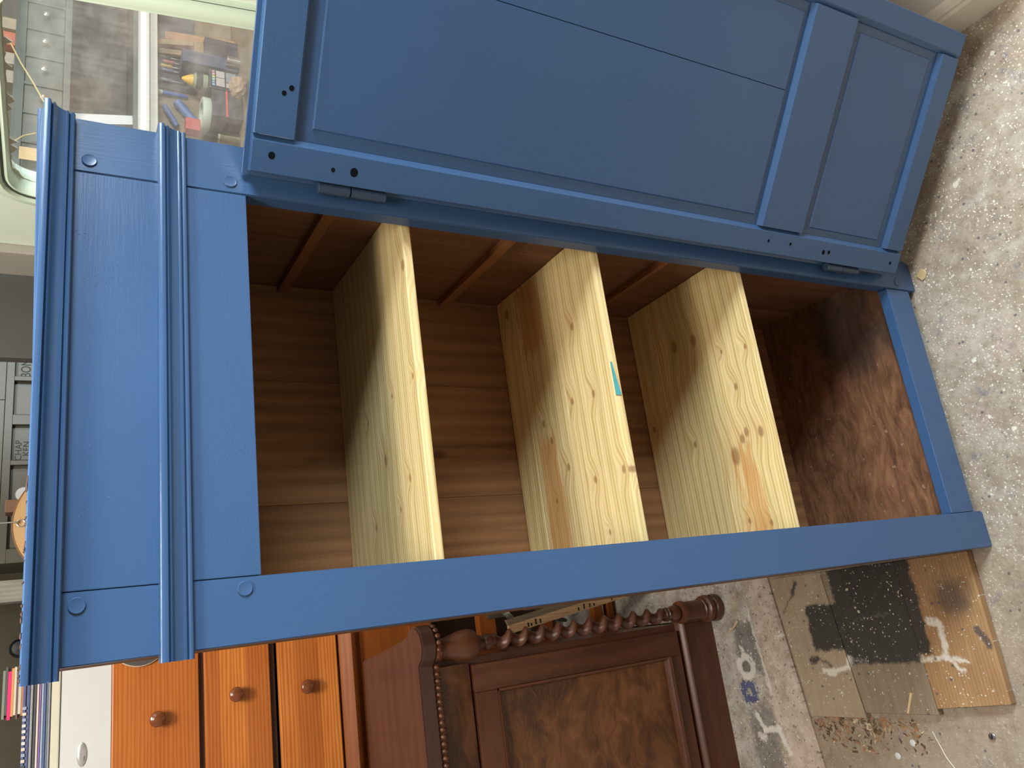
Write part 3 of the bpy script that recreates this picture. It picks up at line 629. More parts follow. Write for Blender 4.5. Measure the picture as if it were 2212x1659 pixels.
# ---------------------------------------------------------------- pine chest of drawers
pc = thing('chest_of_drawers', 'tall orange pine chest with turned knobs behind the mahogany cabinet', 'chest of drawers', (-.2, 1.5, .012))
def pp(n, bm, mat, lab=None, smooth=False): return obj(n, bm, mat, pc, lab, smooth=smooth)
CL, CR, CF, CBk = -.86, .42, 1.30, 1.64
pp('side_panel', bx(B(), CL, CL + .022, CF + .002, CBk, .012, 1.549), PINE_V)
pp('side_panel', bx(B(), CR - .022, CR, CF + .002, CBk, .012, 1.549), PINE_V)
pp('back_panel', bx(B(), CL + .022, CR - .022, CBk - .012, CBk, .06, 1.549), DARKPINE)
pp('top_panel', bx(B(), CL, CR, CF + .022, CBk, 1.549, 1.551), PINE_V)
pp('divider', bx(B(), CL + .022, CR - .022, CF + .004, CBk - .02, .955, .985), DARKPINE)
for zt_, zb_ in ((1.5505, 1.3535), (1.3405, 1.1765), (1.1535, .9925)):
    pp('drawer_rail', bx(B(), CL + .022, CR - .022, CF + .014, CF + .04, zb_ - .016, zb_ + .004), DARKPINE)
    for x0, x1 in ((CL + .024, CR - .024),):
        dr_ = pp('drawer', bx(B(), x0, x1, CF, CF + .02, zb_, zt_, .003), PINE)
        for kx in ({1.5505: -.129, 1.3405: -.102, 1.1535: -.111}[zt_],):
            for k_ in (kx, kx - .46):
                kz = {1.5505: 1.452, 1.3405: 1.266, 1.1535: 1.084}[zt_]
                obj('knob', lathe(B(), [(.008, 0), (.008, -.008), (.0095, -.010), (.017, -.016), (.0185, -.022), (.0165, -.028), (.010, -.032), (.0001, -.033)], (k_, CF, kz), 'y', 24), KNOB, dr_, smooth=True)
pp('waist_moulding', prism(B(), [(CF + .03, .925), (CF + .004, .925), (CF - .004, .934), (CF - .014, .942), (CF - .018, .955), (CF - .012, .965), (CF + .0, .975), (CF + .004, .985), (CF + .03, .987)], 'x', CL - .01, CR + .01), PINE_V, 'rounded waist moulding', True)
pp('apron', bx(B(), CL + .022, CR - .022, CF + .006, CF + .026, .774, .924), PINE_V)
for z0, z1, x0 in ((.702, .7735, CL + .022), (.485, .542, CL + .022), (.279, .32, CL + .022), (.075, .111, CL + .022), (.030, .052, CL + .022)):
    pp('drawer_rail', bx(B(), x0, CR - .022, CF + .0, CF + .03, z0, z1, .002), PINE_V)
# steel strap loops hanging from the open drawer rails
def strap(zc, x0, lab):
    bm = B(); pts = []
    for k in range(15):
        t = k / 14; a = -.4 + 3.5 * t
        pts.append((x0 - .030 + .034 * math.cos(a) * (1 - .25 * t), CF - .012 - .010 * math.sin(a), zc + .034 - .075 * t + .012 * math.sin(a * 1.6)))
    ribbon(bm, pts, (.0, .026, .012), .0016)
    pts2 = [(x0 - .052, CF - .002, zc - .032), (x0 - .055, CF - .02, zc - .040), (x0 - .046, CF - .026, zc - .036), (x0 - .016, CF - .020, zc + .006), (x0 + .004, CF - .006, zc + .028)]
    ribbon(bm, pts2, (.012, .0, .03), .0016)
    bx(bm, x0 - .01, x0 + .012, CF - .005, CF - .0005, zc + .02, zc + .085, .0006)
    return tag(obj('strap_hinge', bm, METAL, loc=(x0, CF - .01, zc)), lab, 'metal strap', 'grey steel strap loops')
strap(.428, .008, 'upper grey steel strap loop hanging on the pine chest')
strap(.292, .018, 'lower grey steel strap loop hanging above the slanted plank')
# leaning slat with printed marks
sl = thing('stencilled_plank', 'weathered slat with black printed marks leaning behind the twisted column', 'plank', (.012, 1.12, .012))
a, b = Vector((-.052, 1.13, .535)), Vector((.022, 1.105, .0125))
d = (b - a).normalized(); side = Vector((.024, 0, 0)) ; nrm = Vector((0, .010, 0))
def slat(p, q, s, n_): return [p, p + s, p + s + n_, p + n_, q, q + s, q + s + n_, q + n_]
SLAT = wood('weathered_slat_wood', (.60, .38, .2), (.28, .16, .085), 'z', 40, .06, .7, False)
SLAT2 = wood('weathered_slat_edge', (.17, .12, .075), (.07, .05, .03), 'z', 40, .06, .8, False)
bm = hexa(B(), [tuple(x) for x in slat(b, a, side, nrm)]); obj('slat_face', bm, SLAT, sl)
bm = hexa(B(), [tuple(x) for x in slat(b + side, a + side, Vector((.016, .012, 0)), nrm)]); obj('slat_edge', bm, SLAT2, sl, 'darker weathered edge')
bm = B()
for t, l in ((.12, .012), (.14, .008), (.17, .016), (.2, .012), (.46, .010), (.5, .016), (.54, .012), (.57, .008), (.70, .020)):
    p = a.lerp(b, t); bx(bm, p.x + .004, p.x + .004 + l, p.y - .0006, p.y + .0002, p.z - .0035, p.z + .0015)
o = obj('printed_mark', bm, INK, sl, 'faded black stencil marks'); o['kind'] = 'stuff'

# dark felt disc beside the top drawer
fd = thing('felt_disc', 'dark grey felt disc with pale rim against the top pine drawer', 'disc', (.066, 1.29, 1.489))
FELT = plain('dark_felt', (.075, .062, .060), .9, .15, 90)
obj('disc_face', lathe(B(), [(.066, 0), (.067, -.004), (.066, -.008), (.0001, -.008)], (.066, 1.299, 1.489), 'y', 40), FELT, fd, smooth=True)
obj('disc_rim', lathe(B(), [(.0672, -.0005), (.0686, -.002), (.0686, -.005), (.0672, -.007)], (.066, 1.299, 1.489), 'y', 40), plain('pale_rim', (.55, .47, .36), .6), fd)

# stack on the chest: white box, cream cloth, folded cloths, booklets
wb = thing('white_box', 'white box with an oval silver badge on the pine chest', 'box', (-.3, 1.4, 1.551))
obj('box_body', bx(B(), -.62, .06, 1.305, 1.63, 1.551, 1.658, .002), WHITE, wb)
bm = B(); bmesh.ops.create_uvsphere(bm, u_segments=28, v_segments=14, radius=1); bmesh.ops.scale(bm, vec=(.027, .004, .0112), verts=bm.verts); bmesh.ops.translate(bm, vec=(-.180, 1.3045, 1.612), verts=bm.verts)
obj('badge', bm, plain('silver_badge', (.62, .60, .58), .22, .05, 20, .6), wb, 'domed oval silver badge with script lettering', smooth=True)
bm = B(); rnd = random.Random(2)
for row, (z, x0, x1, am) in enumerate(((1.6135, -.196, -.168, .0022), (1.6075, -.194, -.184, .0018))):
    pts = []
    n_ = 26
    for k in range(n_): pts.append((x0 + (x1 - x0) * k / (n_ - 1) + .001 * math.sin(k * 2.1), 1.3006 + .0035 * ((x0 + (x1 - x0) * k / n_ + .18) / .027) ** 2, z + am * math.sin(k * 1.7) * (.5 + .5 * rnd.random())))
    tube(bm, pts, .00035, 5)
obj('lettering', bm, plain('grey_lettering', (.14, .12, .11), .5), wb, 'grey script lettering')
def cloth(name, lab, z0, layers, yF, x0, x1):
    t = thing(name, lab, 'folded cloth', (-.3, 1.4, z0)); z = z0
    for (h, mat, pn) in layers:
        bm = bx(B(), x0, x1, yF + random.uniform(-.003, .003), 1.62, z + .0004, z + h - .0004, min(.003, h * .3)); obj(pn, bm, mat, t); z += h
    return z
LAV = plain('lavender_cloth', (.30, .24, .42), .9, .1, 80); PUR = plain('purple_cloth', (.30, .17, .40), .9, .1, 80); BLG = plain('grey_blue_cloth', (.30, .36, .46), .9, .1, 80)
NAV = plain('denim_blue_cloth', (.09, .14, .29), .9, .1, 80); PNK = plain('pale_pink_cloth', (.62, .52, .47), .9, .06, 80); GRY = plain('grey_cloth', (.27, .28, .30), .9, .1, 80)
SLT = plain('slate_blue_cloth', (.10, .11, .22), .9, .2, 60); CHR = plain('charcoal_cloth', (.075, .075, .08), .9, .2, 60)
z = cloth('folded_blanket', 'cream folded blanket lying on the white box', 1.6585, [(.020, CREAM, 'fold')], 1.302, -.62, .05)
z = cloth('folded_towel', 'folded cloth striped pale pink, purple and blue on the cream blanket', z, [(.005, GRY, 'stripe'), (.004, BLG, 'stripe'), (.0045, NAV, 'stripe'), (.0055, BLG, 'stripe'), (.004, PUR, 'stripe'), (.005, PNK, 'stripe')], 1.300, -.60, .045)
z2 = cloth('folded_rug', 'folded charcoal and slate blue cloth with a checked hem on top of the striped towel', z, [(.007, CHR, 'fold'), (.006, GRY, 'fold'), (.008, SLT, 'fold'), (.007, SLT, 'fold')], 1.302, -.60, .045)
fr = bpy.data.objects[-1] if 0 else None
rug = [o for o in COL.objects if o.name == 'folded_rug'][0]
bm = B(); x = -.6
rnd = random.Random(9)
cks = [PNK, BLG, CHR, WHITE]
for k in range(48):
    h2 = bx(B(), x, x + .0065, 1.2985, 1.304, z2 - .008, z2 - .0005, .0005); q = obj('hem_check', h2, rnd.choice(cks), rug); x += .0125
    if x > -.06: break
bkz = z2; BK = thing
book_specs = [(.0045, (.45, .20, .10), 'thin booklet with an orange-brown spine at the bottom of the stack'), (.006, (.55, .50, .42), 'thin booklet with a pale grey spine second from the bottom'), (.004, (.16, .10, .09), 'thin dark brown booklet third from the bottom'),
              (.005, (.60, .55, .42), 'cream booklet under the orange one'), (.0055, (.62, .28, .11), 'orange booklet just below the pink one'), (.007, (.85, .035, .16), 'bright pink booklet in the stack on the folded cloth'), (.005, (.10, .09, .09), 'black booklet lying on the pink one'), (.0055, (.20, .24, .18), 'dark green booklet on top of the stack')]
for k, (h, c, lab) in enumerate(book_specs):
    j = .006 * math.sin(k * 2.3)
    t = thing('booklet', lab, 'book', (-.02, 1.4, bkz), 'booklets stacked on the folded cloth')
    cv = plain('booklet_cover_' + 'abcdefgh'[k], c, .35, .08, 30)
    bm = B(); bx(bm, -.075 + j, .032 + j, 1.345, 1.49, bkz + .0002, bkz + .0009); bx(bm, -.075 + j, .032 + j, 1.345, 1.49, bkz + h - .0009, bkz + h - .0002); bx(bm, -.075 + j, .032 + j, 1.345, 1.3462, bkz + .0009, bkz + h - .0009)
    obj('cover', bm, cv, t); obj('pages', bx(B(), -.073 + j, .030 + j, 1.3465, 1.488, bkz + .001, bkz + h - .001), CREAM, t)
    bkz += h

# ---------------------------------------------------------------- things above and behind the wardrobe
gp = tag(obj('timber_post', bx(B(), .235, .300, 1.9, 1.97, .012, 3.0, .004), GREYPOST, loc=(.27, 1.93, .012)), 'weathered grey timber post behind the wardrobe top', 'post')
sv = thing('wooden_sieve', 'round tan wooden sieve hung by a wire hook above the wardrobe', 'sieve', (.437, 1.7, 1.612))
TAN = wood('tan_plywood', (.62, .38, .17), (.48, .27, .11), 'x', 20, .2, .5, False)
obj('hoop', lathe(B(), [(.170, .03), (.1755, .028), (.177, -.004), (.1755, -.012), (.1735, -.012), (.173, .0), (.168, .03)], (.437, 1.72, 1.612), 'y', 56), plain('brown_hoop', (.30, .15, .07), .5), sv, smooth=True)
obj('sieve_face', lathe(B(), [(.1729, .012), (.1729, -.010), (.171, -.012), (.0001, -.013)], (.437, 1.72, 1.612), 'y', 56), TAN, sv, smooth=True)
bm = B(); tube(bm, [(.437, 1.69, 3.0), (.437, 1.69, 1.80), (.437, 1.686, 1.789), (.437, 1.688, 1.777), (.437, 1.70, 1.772), (.437, 1.709, 1.776)], .0022, 8)
tube(bm, [(.437 + .010 * math.cos(t), 1.705, 1.765 + .010 * math.sin(t)) for t in [k * PI / 6 for k in range(13)]], .0018, 8)
obj('wire_hook', bm, STEEL, sv, 'bright wire hook and eye', smooth=True)
tag(obj('narrow_post', bx(B(), .505, .545, 1.9, 1.97, .012, 1.815, .004), plain('brown_wood_bracket', (.20, .10, .055), .6), loc=(.52, 1.93, .012)), 'reddish brown narrow post right of the hanging sieve', 'post')
tag(obj('white_plate', lathe(B(), [(.024, .006), (.026, 0), (.024, -.004), (.0001, -.004)], (.64, 2.301, 1.777), 'y', 28), WHITE, loc=(.64, 2.30, 1.777), smooth=True), 'small round white plate hung on the lettered drawer cabinet', 'plate')
tag(obj('rubber_knob', lathe(B(), [(.010, .0), (.014, -.006), (.030, -.012), (.034, -.03), (.032, -.05), (.024, -.058), (.0001, -.06)], (.125, 2.598, 1.775), 'y', 24), BLACK, loc=(.125, 2.59, 1.775), smooth=True), 'round black knob on the olive back wall', 'knob')
# lettered drawer cabinet
lc = thing('drawer_cabinet', 'grey-olive cabinet of recessed drawers with hand-lettered names behind the wardrobe', 'cabinet', (.85, 2.4, .012))
obj('carcass', bx(B(), .40, 1.46, 2.316, 2.59, .012, 2.2), CABGREY, lc)
obj('face_rail', bx(B(), .40, 1.46, 2.292, 2.3155, 1.8215, 1.846, .001), CABGREY, lc); obj('face_rail', bx(B(), .40, 1.46, 2.292, 2.3155, 1.60, 1.640, .001), CABGREY, lc)
for x0, x1 in ((.40, .448), (.746, .762), (.896, .932), (1.064, 1.080), (1.21, 1.46)): obj('face_stile', bx(B(), x0, x1, 2.292, 2.3155, 1.6405, 1.821, .001), CABGREY, lc)
obj('upper_front', bx(B(), .40, .989, 2.298, 2.3155, 1.848, 2.2, .001), CABGREY, lc); obj('upper_front', bx(B(), .991, 1.46, 2.298, 2.3155, 1.848, 2.2, .001), CABGREY, lc)
def text(s, size, loc, parent, mat=INK, name='lettering', squash=1.):
    cu = bpy.data.curves.new('t', 'FONT'); cu.body = s; cu.size = size; cu.extrude = .0004; cu.align_x = 'CENTER'
    to = bpy.data.objects.new('t', cu); COL.objects.link(to); dg = bpy.context.evaluated_depsgraph_get(); dg.update()
    me = bpy.data.meshes.new_from_object(to.evaluated_get(dg)); bpy.data.objects.remove(to)
    me.transform(Matrix.Rotation(PI / 2, 4, 'X') @ Matrix.Scale(squash, 4, (1, 0, 0)))
    me.materials.clear(); me.materials.append(mat); o = bpy.data.objects.new(name, me); COL.objects.link(o)
    off = Vector((0, 0, 0)); q = parent
    while q is not None: off += q.location; q = q.parent
    o.parent = parent; o.location = Vector(loc) - off; return o
for x0, x1, tx in ((.450, .744, None), (.764, .894, ('SCHAP', 'KEN')), (.934, 1.062, None), (1.082, 1.208, ('BON',))):
    d_ = obj('drawer', bx(B(), x0 + .0045, x1 - .0045, 2.312, 2.3155, 1.646, 1.814, .001), CABGREY, lc)
    if tx and len(tx) == 2: text('SCHAP', .029, (.797, 2.3115, 1.790), d_); text('KEN', .029, (.810, 2.3115, 1.766), d_)
    elif tx: text('BON', .046, (1.118, 2.3115, 1.772), d_, squash=.72)

# ---------------------------------------------------------------- beyond the dusty window
struct(obj('wall_workshop', bx(B(), 1.50, 3.4, 2.42, 2.5, 0, 3), plain('dim_workshop_wall', (.16, .145, .115), .8, .2, 4)))
kc = thing('apothecary_cabinet', 'grey-green cabinet with a row of small knobbed drawers seen through the dusty window', 'cabinet', (2.2, 2.2, 1.45))
NX0, NX1 = 1.62, 2.9
obj('carcass_top', bx(B(), NX0, NX1, 2.012, 2.41, 1.685, 1.862), CABGREEN, kc)
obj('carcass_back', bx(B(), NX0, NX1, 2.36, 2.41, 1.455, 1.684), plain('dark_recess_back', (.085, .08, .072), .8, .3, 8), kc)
obj('shelf', bx(B(), NX0, NX1, 2.012, 2.41, 1.438, 1.4545), CABGREEN, kc)
obj('face_rail', bx(B(), NX0, NX1, 1.995, 2.0115, 1.8265, 1.85, .001), CABGREEN, kc); obj('face_rail', bx(B(), NX0, NX1, 1.995, 2.0115, 1.675, 1.6985, .002), CABGREEN, kc)
xs = [2.519 - .1265 * k for k in range(-3, 7)]
CHROME = STEEL
for k, x1 in enumerate(xs):
    obj('face_stile', bx(B(), x1 + .0008, x1 + .0115, 1.995, 2.0115, 1.699, 1.826, .001), CABGREEN, kc)
    d_ = obj('drawer', bx(B(), x1 - .113, x1 - .0012, 2.0, 2.011, 1.7005, 1.825, .002), CABGREEN, kc)
    obj('knob', lathe(B(), [(.005, 0), (.005, -.018), (.0115, -.021), (.0115, -.028), (.006, -.032), (.0001, -.033)], (x1 - .045 - .012, 2.0, 1.763), 'y', 16), CHROME, d_, smooth=True)
LEDGE = plain('white_ledge_paint', (.78, .76, .70), .25, .03, 20)
wl = thing('white_shelf', 'white rounded shelf ledge under the small drawers beyond the window', 'shelf', (2.2, 2.1, 1.378))
obj('shelf_board', prism(B(), [(2.41, 1.437), (1.992, 1.437), (1.975, 1.43), (1.966, 1.412), (1.970, 1.40), (1.985, 1.394), (2.41, 1.394)], 'x', 1.55, 3.0), LEDGE, wl, smooth=True)
obj('shelf_lip', bx(B(), 1.55, 3.0, 1.99, 2.012, 1.365, 1.3935, .003), plain('grey_ledge_paint', (.52, .49, .42), .4), wl)
PLY = wood('plywood_panel', (.27, .205, .125), (.17, .125, .075), 'x', 9, .25, .6, True)
wbk = thing('workbench', 'plywood workbench with a plywood back panel beyond the window', 'workbench', (2.2, 2.0, 0))
obj('worktop', bx(B(), 1.55, 3.0, 1.35, 2.075, 1.02, 1.05, .002), PLY, wbk); obj('back_panel', bx(B(), 1.55, 3.0, 2.08, 2.10, 1.05, 1.364), PLY, wbk)
for lx in (1.6, 2.95): obj('leg', bx(B(), lx - .03, lx + .03, 1.4, 1.46, 0, 1.02), PLY, wbk); obj('leg', bx(B(), lx - .03, lx + .03, 2.0, 2.06, 0, 1.02), PLY, wbk)
def crate(name, lab, cat, x0, x1, y0, y1, z0, z1, col, rough=.5, lid=None, extra=None):
    t = thing(name, lab, cat, ((x0 + x1) / 2, (y0 + y1) / 2, z0)); obj('body', bx(B(), x0, x1, y0, y1, z0, z1 - (.012 if lid else 0), .003), plain(name + '_body', col, rough, .15, 15), t)
    if lid: obj('lid', bx(B(), x0 - .003, x1 + .003, y0 - .003, y1 + .003, z1 - .0115, z1, .002), plain(name + '_lid', lid, rough), t)
    if extra: extra(t)
    return t
def stripe(t): obj('stripe', bx(B(), 2.09, 2.215, 1.897, 1.8995, 1.112, 1.119), plain('red_stripe', (.62, .05, .05), .4), t)
crate('black_case', 'black case with a red stripe standing on the plywood bench', 'case', 2.09, 2.215, 1.90, 2.04, 1.0505, 1.172, (.035, .036, .045), .4, None, stripe)
tr_ = thing('tape_roll', 'pale green roll of tape lying on the black striped case', 'tape', (2.135, 1.97, 1.1725))
obj('roll', lathe(B(), [(.045, 0), (.066, 0), (.068, .003), (.068, .03), (.066, .033), (.045, .033), (.045, .001)], (2.135, 1.97, 1.1725), 'z', 40), plain('pale_green_tape', (.42, .47, .37), .5), tr_, smooth=True)
crate('red_box', 'small red box on the pale green tape roll', 'box', 2.06, 2.115, 1.98, 2.03, 1.206, 1.262, (.42, .05, .045))
def chart(t):
    rnd = random.Random(1)
    obj('label_frame', bx(B(), 2.272, 2.358, 1.957, 1.9595, 1.058, 1.164), BLACK, t)
    for k in range(6): obj('colour_patch', bx(B(), 2.277 + k * .0130, 2.287 + k * .0130, 1.955, 1.957, 1.149, 1.160), plain('patch_' + 'abcdef'[k], [(.2, .35, .5), (.15, .3, .4), (.3, .45, .4), (.5, .5, .2), (.55, .3, .3), (.5, .2, .2)][k], .5), t)
    for a_ in ((2.278, 2.318, 1.110, 1.144), (2.321, 2.353, 1.110, 1.144), (2.278, 2.30, 1.065, 1.104)): obj('label_patch', bx(B(), a_[0], a_[1], 1.955, 1.957, a_[2], a_[3]), plain('pale_label', (.42, .36, .32), .6), t)
    obj('label_patch', bx(B(), 2.304, 2.353, 1.955, 1.957, 1.065, 1.104), plain('grey_label', (.2, .21, .22), .6), t)
crate('paint_tin', 'square tin with a colour chart label standing on the plywood bench', 'tin', 2.268, 2.362, 1.96, 2.06, 1.0505, 1.170, (.07, .07, .08), .35, None, chart)
gb = thing('glue_bottle', 'green bottle with a yellow cone cap on the colour chart tin', 'bottle', (2.315, 2.0, 1.1705))
obj('body', lathe(B(), [(.030, 0), (.033, .003), (.033, .050), (.028, .056), (.024, .058)], (2.315, 2.0, 1.1705), 'z', 28), plain('green_bottle', (.25, .29, .17), .4), gb, smooth=True)
obj('label', lathe(B(), [(.0335, .022), (.0335, .048)], (2.315, 2.0, 1.1705), 'z', 28), BLACK, gb, smooth=True)
obj('cone_cap', lathe(B(), [(.022, .058), (.024, .060), (.021, .072), (.010, .094), (.005, .102), (.0001, .103)], (2.315, 2.0, 1.1705), 'z', 28), plain('yellow_cap', (.70, .40, .03), .4), gb, smooth=True)
br = thing('paint_brush', 'blue-handled brush with cream bristles hung on the plywood panel', 'brush', (2.275, 2.065, 1.23))
obj('handle', lathe(B(), [(.004, 0), (.008, .01), (.009, .05), (.011, .095), (.010, .10)], (2.275, 2.066, 1.24), 'z', 16), plain('blue_handle', (.03, .09, .32), .4), br, smooth=True)
obj('bristles', lathe(B(), [(.010, .10), (.011, .104), (.010, .124), (.006, .128)], (2.275, 2.066, 1.24), 'z', 16), CREAM, br)
for k, (x0, z0, x1, z1, r_, lab) in enumerate(((2.235, 1.285, 2.15, 1.215, .019, 'thick dark blue roll slanting on the plywood panel'), (2.205, 1.335, 2.115, 1.285, .012, 'thin blue tube slanting beside the thick dark blue roll'))):
    tag(obj('blue_roll', tube(B(), [(x0, 2.058, z0), (x1, 2.058, z1)], r_, 16), plain('blue_roll_' + 'ab'[k], (.05, .10, .24), .5), loc=(x0, 2.058, z0), smooth=True), lab, 'roll')
crate('navy_speaker', 'dark navy box at the right end of the bench', 'box', 2.43, 2.52, 1.96, 2.06, 1.0505, 1.185, (.03, .035, .05))
crate('cardboard_box', 'small brown cardboard box on the dark navy box', 'box', 2.44, 2.50, 1.98, 2.05, 1.1855, 1.225, (.26, .17, .08))
crate('grey_toolbox', 'dark blue-grey box behind the yellow-capped bottle', 'toolbox', 2.365, 2.425, 1.95, 2.06, 1.0505, 1.275, (.055, .07, .11))
for k, (x0, x1, z1, c) in enumerate(((2.50, 2.525, 1.36, (.34, .24, .13)), (2.535, 2.575, 1.33, (.42, .22, .10)), (2.455, 2.48, 1.355, (.26, .18, .10)))):
    tag(obj('wood_offcut', hexa(B(), [(x0, 2.0 + .012 * k, 1.226 if k == 2 else 1.186 if k == 0 else 1.0505), (x1, 2.0 + .012 * k, 1.226 if k == 2 else 1.186 if k == 0 else 1.0505), (x1, 2.03, 1.226 if k == 2 else 1.186 if k == 0 else 1.0505), (x0, 2.03, 1.226 if k == 2 else 1.186 if k == 0 else 1.0505), (x0 + .004, 2.05, z1), (x1 + .004, 2.05, z1), (x1 + .004, 2.078, z1), (x0 + .004, 2.078, z1)], .001), wood('offcut_' + 'abc'[k], c, tuple(v * .6 for v in c), 'z', 30, .1, .7, False), loc=(x0, 2.02, 1.05)),
        ['grey-brown wood offcut standing upright on the dark navy box', 'reddish wood offcut leaning at the far right of the bench', 'narrow brown offcut standing on the cardboard box'][k], 'wood offcut')
bm = B(); bmesh.ops.create_icosphere(bm, subdivisions=3, radius=1); rnd = random.Random(4)
for v in bm.verts: v.co *= 1 + rnd.uniform(-.12, .12)
bmesh.ops.scale(bm, vec=(.045, .04, .034), verts=bm.verts); bmesh.ops.translate(bm, vec=(2.17, 1.80, 1.0915), verts=bm.verts)
tag(obj('paper_bag', bm, plain('brown_paper', (.34, .22, .13), .7), loc=(2.17, 1.80, 1.0505)), 'crumpled brown paper bag in front of the black striped case', 'bag')
tag(obj('paper_sheet', hexa(B(), [(2.06, 2.02, 1.4548), (2.115, 2.04, 1.4548), (2.115, 2.042, 1.4548), (2.06, 2.022, 1.4548), (2.022, 2.03, 1.684), (2.082, 2.05, 1.680), (2.082, 2.052, 1.680), (2.022, 2.032, 1.684)]), WHITE, loc=(2.07, 2.03, 1.455)), 'white sheet of paper propped under the small drawers', 'paper')
for k, (x, w_, c, lab) in enumerate(((2.41, .05, (.36, .29, .20), 'tan carton on the small-drawer cabinet, rightmost of four'), (2.335, .06, (.42, .12, .06), 'red-brown carton between two tan ones on the cabinet'), (2.25, .05, (.33, .28, .21), 'grey-tan carton left of the red-brown carton'), (2.165, .055, (.30, .25, .19), 'brown carton at the left end on the cabinet'))):
    crate('small_carton', lab, 'carton', x, x + w_, 2.04, 2.12, 1.8625, 1.915 + .01 * (k % 2), c)
CORD1 = [(2.2834, 1.957, 1.8751), (2.2649, 1.957, 1.867), (2.2003, 1.957, 1.838), (2.1283, 1.957, 1.7985), (2.0409, 1.957, 1.7556)]
CORD2 = [(1.8302, 1.957, 1.8663), (1.8575, 1.957, 1.8463), (1.8867, 1.957, 1.8189), (1.9071, 1.957, 1.7792)]
TAGX, TAGZ = 1.8131, 1.799
FLEX = plain('yellow_flex', (.48, .38, .18), .5)
cd1 = thing('hanging_cord', 'yellowish cord slanting down across the small drawers', 'cord', (2.25, 1.97, 1.72))
obj('flex', tube(B(), CORD1, .003, 6), FLEX, cd1)
tg = thing('tagged_cord', 'yellow cord with a tan paper tag low on the small drawers', 'cord', (1.9, 1.97, 1.75))
obj('flex', tube(B(), CORD2, .003, 6), FLEX, tg)
obj('paper_tag', bx(B(), TAGX - .026, TAGX + .026, 1.951, 1.9535, TAGZ - .03, TAGZ + .03, .001), plain('tan_tag', (.55, .38, .18), .6), tg)
dp = tag(obj('dark_panel', bx(B(), 2.30, 2.95, 2.0685, 2.0795, 1.21, 1.364), plain('dark_grey_panel', (.06, .06, .065), .7, .3, 10), loc=(2.6, 2.075, 1.21)), 'dark panel on the plywood back beyond the window', 'board')  # darker panel over the upper right of the plywood
SCOL = [(.10, .12, .2), (.45, .28, .05), (.35, .05, .05), (.03, .03, .035), (.2, .2, .19)]
for k, (x, z, n_) in enumerate(((2.385, 1.345, 'dark blue'), (2.405, 1.35, 'mustard'), (2.428, 1.34, 'red'), (2.45, 1.355, 'black'), (2.335, 1.35, 'grey'))):
    t = thing('screwdriver', n_ + '-handled screwdriver hung on the dark panel', 'screwdriver', (x, 2.06, z - .1), 'screwdrivers on the dark panel')
    obj('handle', lathe(B(), [(.005, 0), (.0085, -.006), (.0075, -.03), (.009, -.042), (.006, -.048)], (x, 2.059, z), 'z', 14), plain('screwdriver_handle_' + 'abcde'[k], SCOL[k], .4), t, smooth=True)
    obj('shaft', lathe(B(), [(.0028, -.048), (.0028, -.10), (.0018, -.106)], (x, 2.059, z), 'z', 10), STEEL, t)
for k, (x, y, r_, h_, c, lab) in enumerate(((2.235, 1.995, .022, .07, (.40, .32, .18), 'brass-coloured tin between the chart tin and the black case'), (2.395, 1.93, .02, .055, (.5, .5, .46), 'shiny metal tin before the dark blue-grey box'), (2.05, 1.99, .026, .09, (.3, .24, .14), 'dull brass tin at the left end of the bench'))):
    t = thing('metal_tin', lab, 'tin', (x, y, 1.0505), 'small metal tins on the bench')
    obj('body', lathe(B(), [(r_, 0), (r_, h_ - .008), (r_ - .002, h_ - .007)], (x, y, 1.0505), 'z', 24), plain('tin_' + 'abc'[k], c, .22, .2, 20, .9), t, smooth=True)
    obj('lid', lathe(B(), [(r_ + .001, h_ - .0075), (r_ + .001, h_), (.0001, h_ + .001)], (x, y, 1.0505), 'z', 24), STEEL, t, smooth=True)

# ---------------------------------------------------------------- floor planks and litter
def plank(lab, mat, pts, z, lift=0.):
    (a, b, c_, d_) = pts; th = .019
    lo = [(p[0], p[1], z - th) for p in (a, b, c_, d_)]; hi = [(p[0], p[1], z) for p in (a, b, c_, d_)]
    cx0 = sum(p[0] for p in pts) / 4; cy0 = sum(p[1] for p in pts) / 4
    return tag(obj('floor_plank', hexa(B(), lo + hi, .0012), mat, loc=(cx0, cy0, z - th)), lab, 'plank', 'loose planks on the floor beside the wardrobe')
plank('dusty brown plank against the stone sill with black paint at its edge', PLANK_A, ((-.343, .397), (-.0015, .4335), (-.0015, .600), (-.343, .5585)), .0195)
plank('middle dark plank almost covered by the black paint patch', PLANK_B, ((-.331, .2095), (-.0015, .2225), (-.0015, .4320), (-.331, .3955)), .0195)
plank('light pine plank nearest the viewer with white paint corner mark', PLANK_C, ((-.306, .045), (-.0015, .045), (-.0015, .2210), (-.318, .2080)), .0215)
sc = thing('screw', 'shiny countersunk screw lying on the dusty floor', 'screw', (-.371, .114, 0))
obj('screw_head', lathe(B(), [(.002, 0), (.0065, .003), (.0068, .005), (.005, .0056), (.0001, .005)], (-.371, .114, 0), 'z', 20), STEEL, sc, smooth=True)
obj('screw_slot', bx(B(), -.376, -.366, .1132, .1148, .0052, .0058), HOLE, sc)
tag(obj('wood_splinter', hexa(B(), [(-.286, .258, .0196), (-.284, .263, .0196), (-.328, .284, .0196), (-.329, .280, .0196), (-.286, .258, .023), (-.284, .263, .023), (-.328, .284, .0225), (-.329, .280, .0225)]), plain('pale_splinter', (.62, .47, .26), .6), loc=(-.3, .27, .0196)), 'pale wood splinter lying across the middle dark plank', 'splinter')
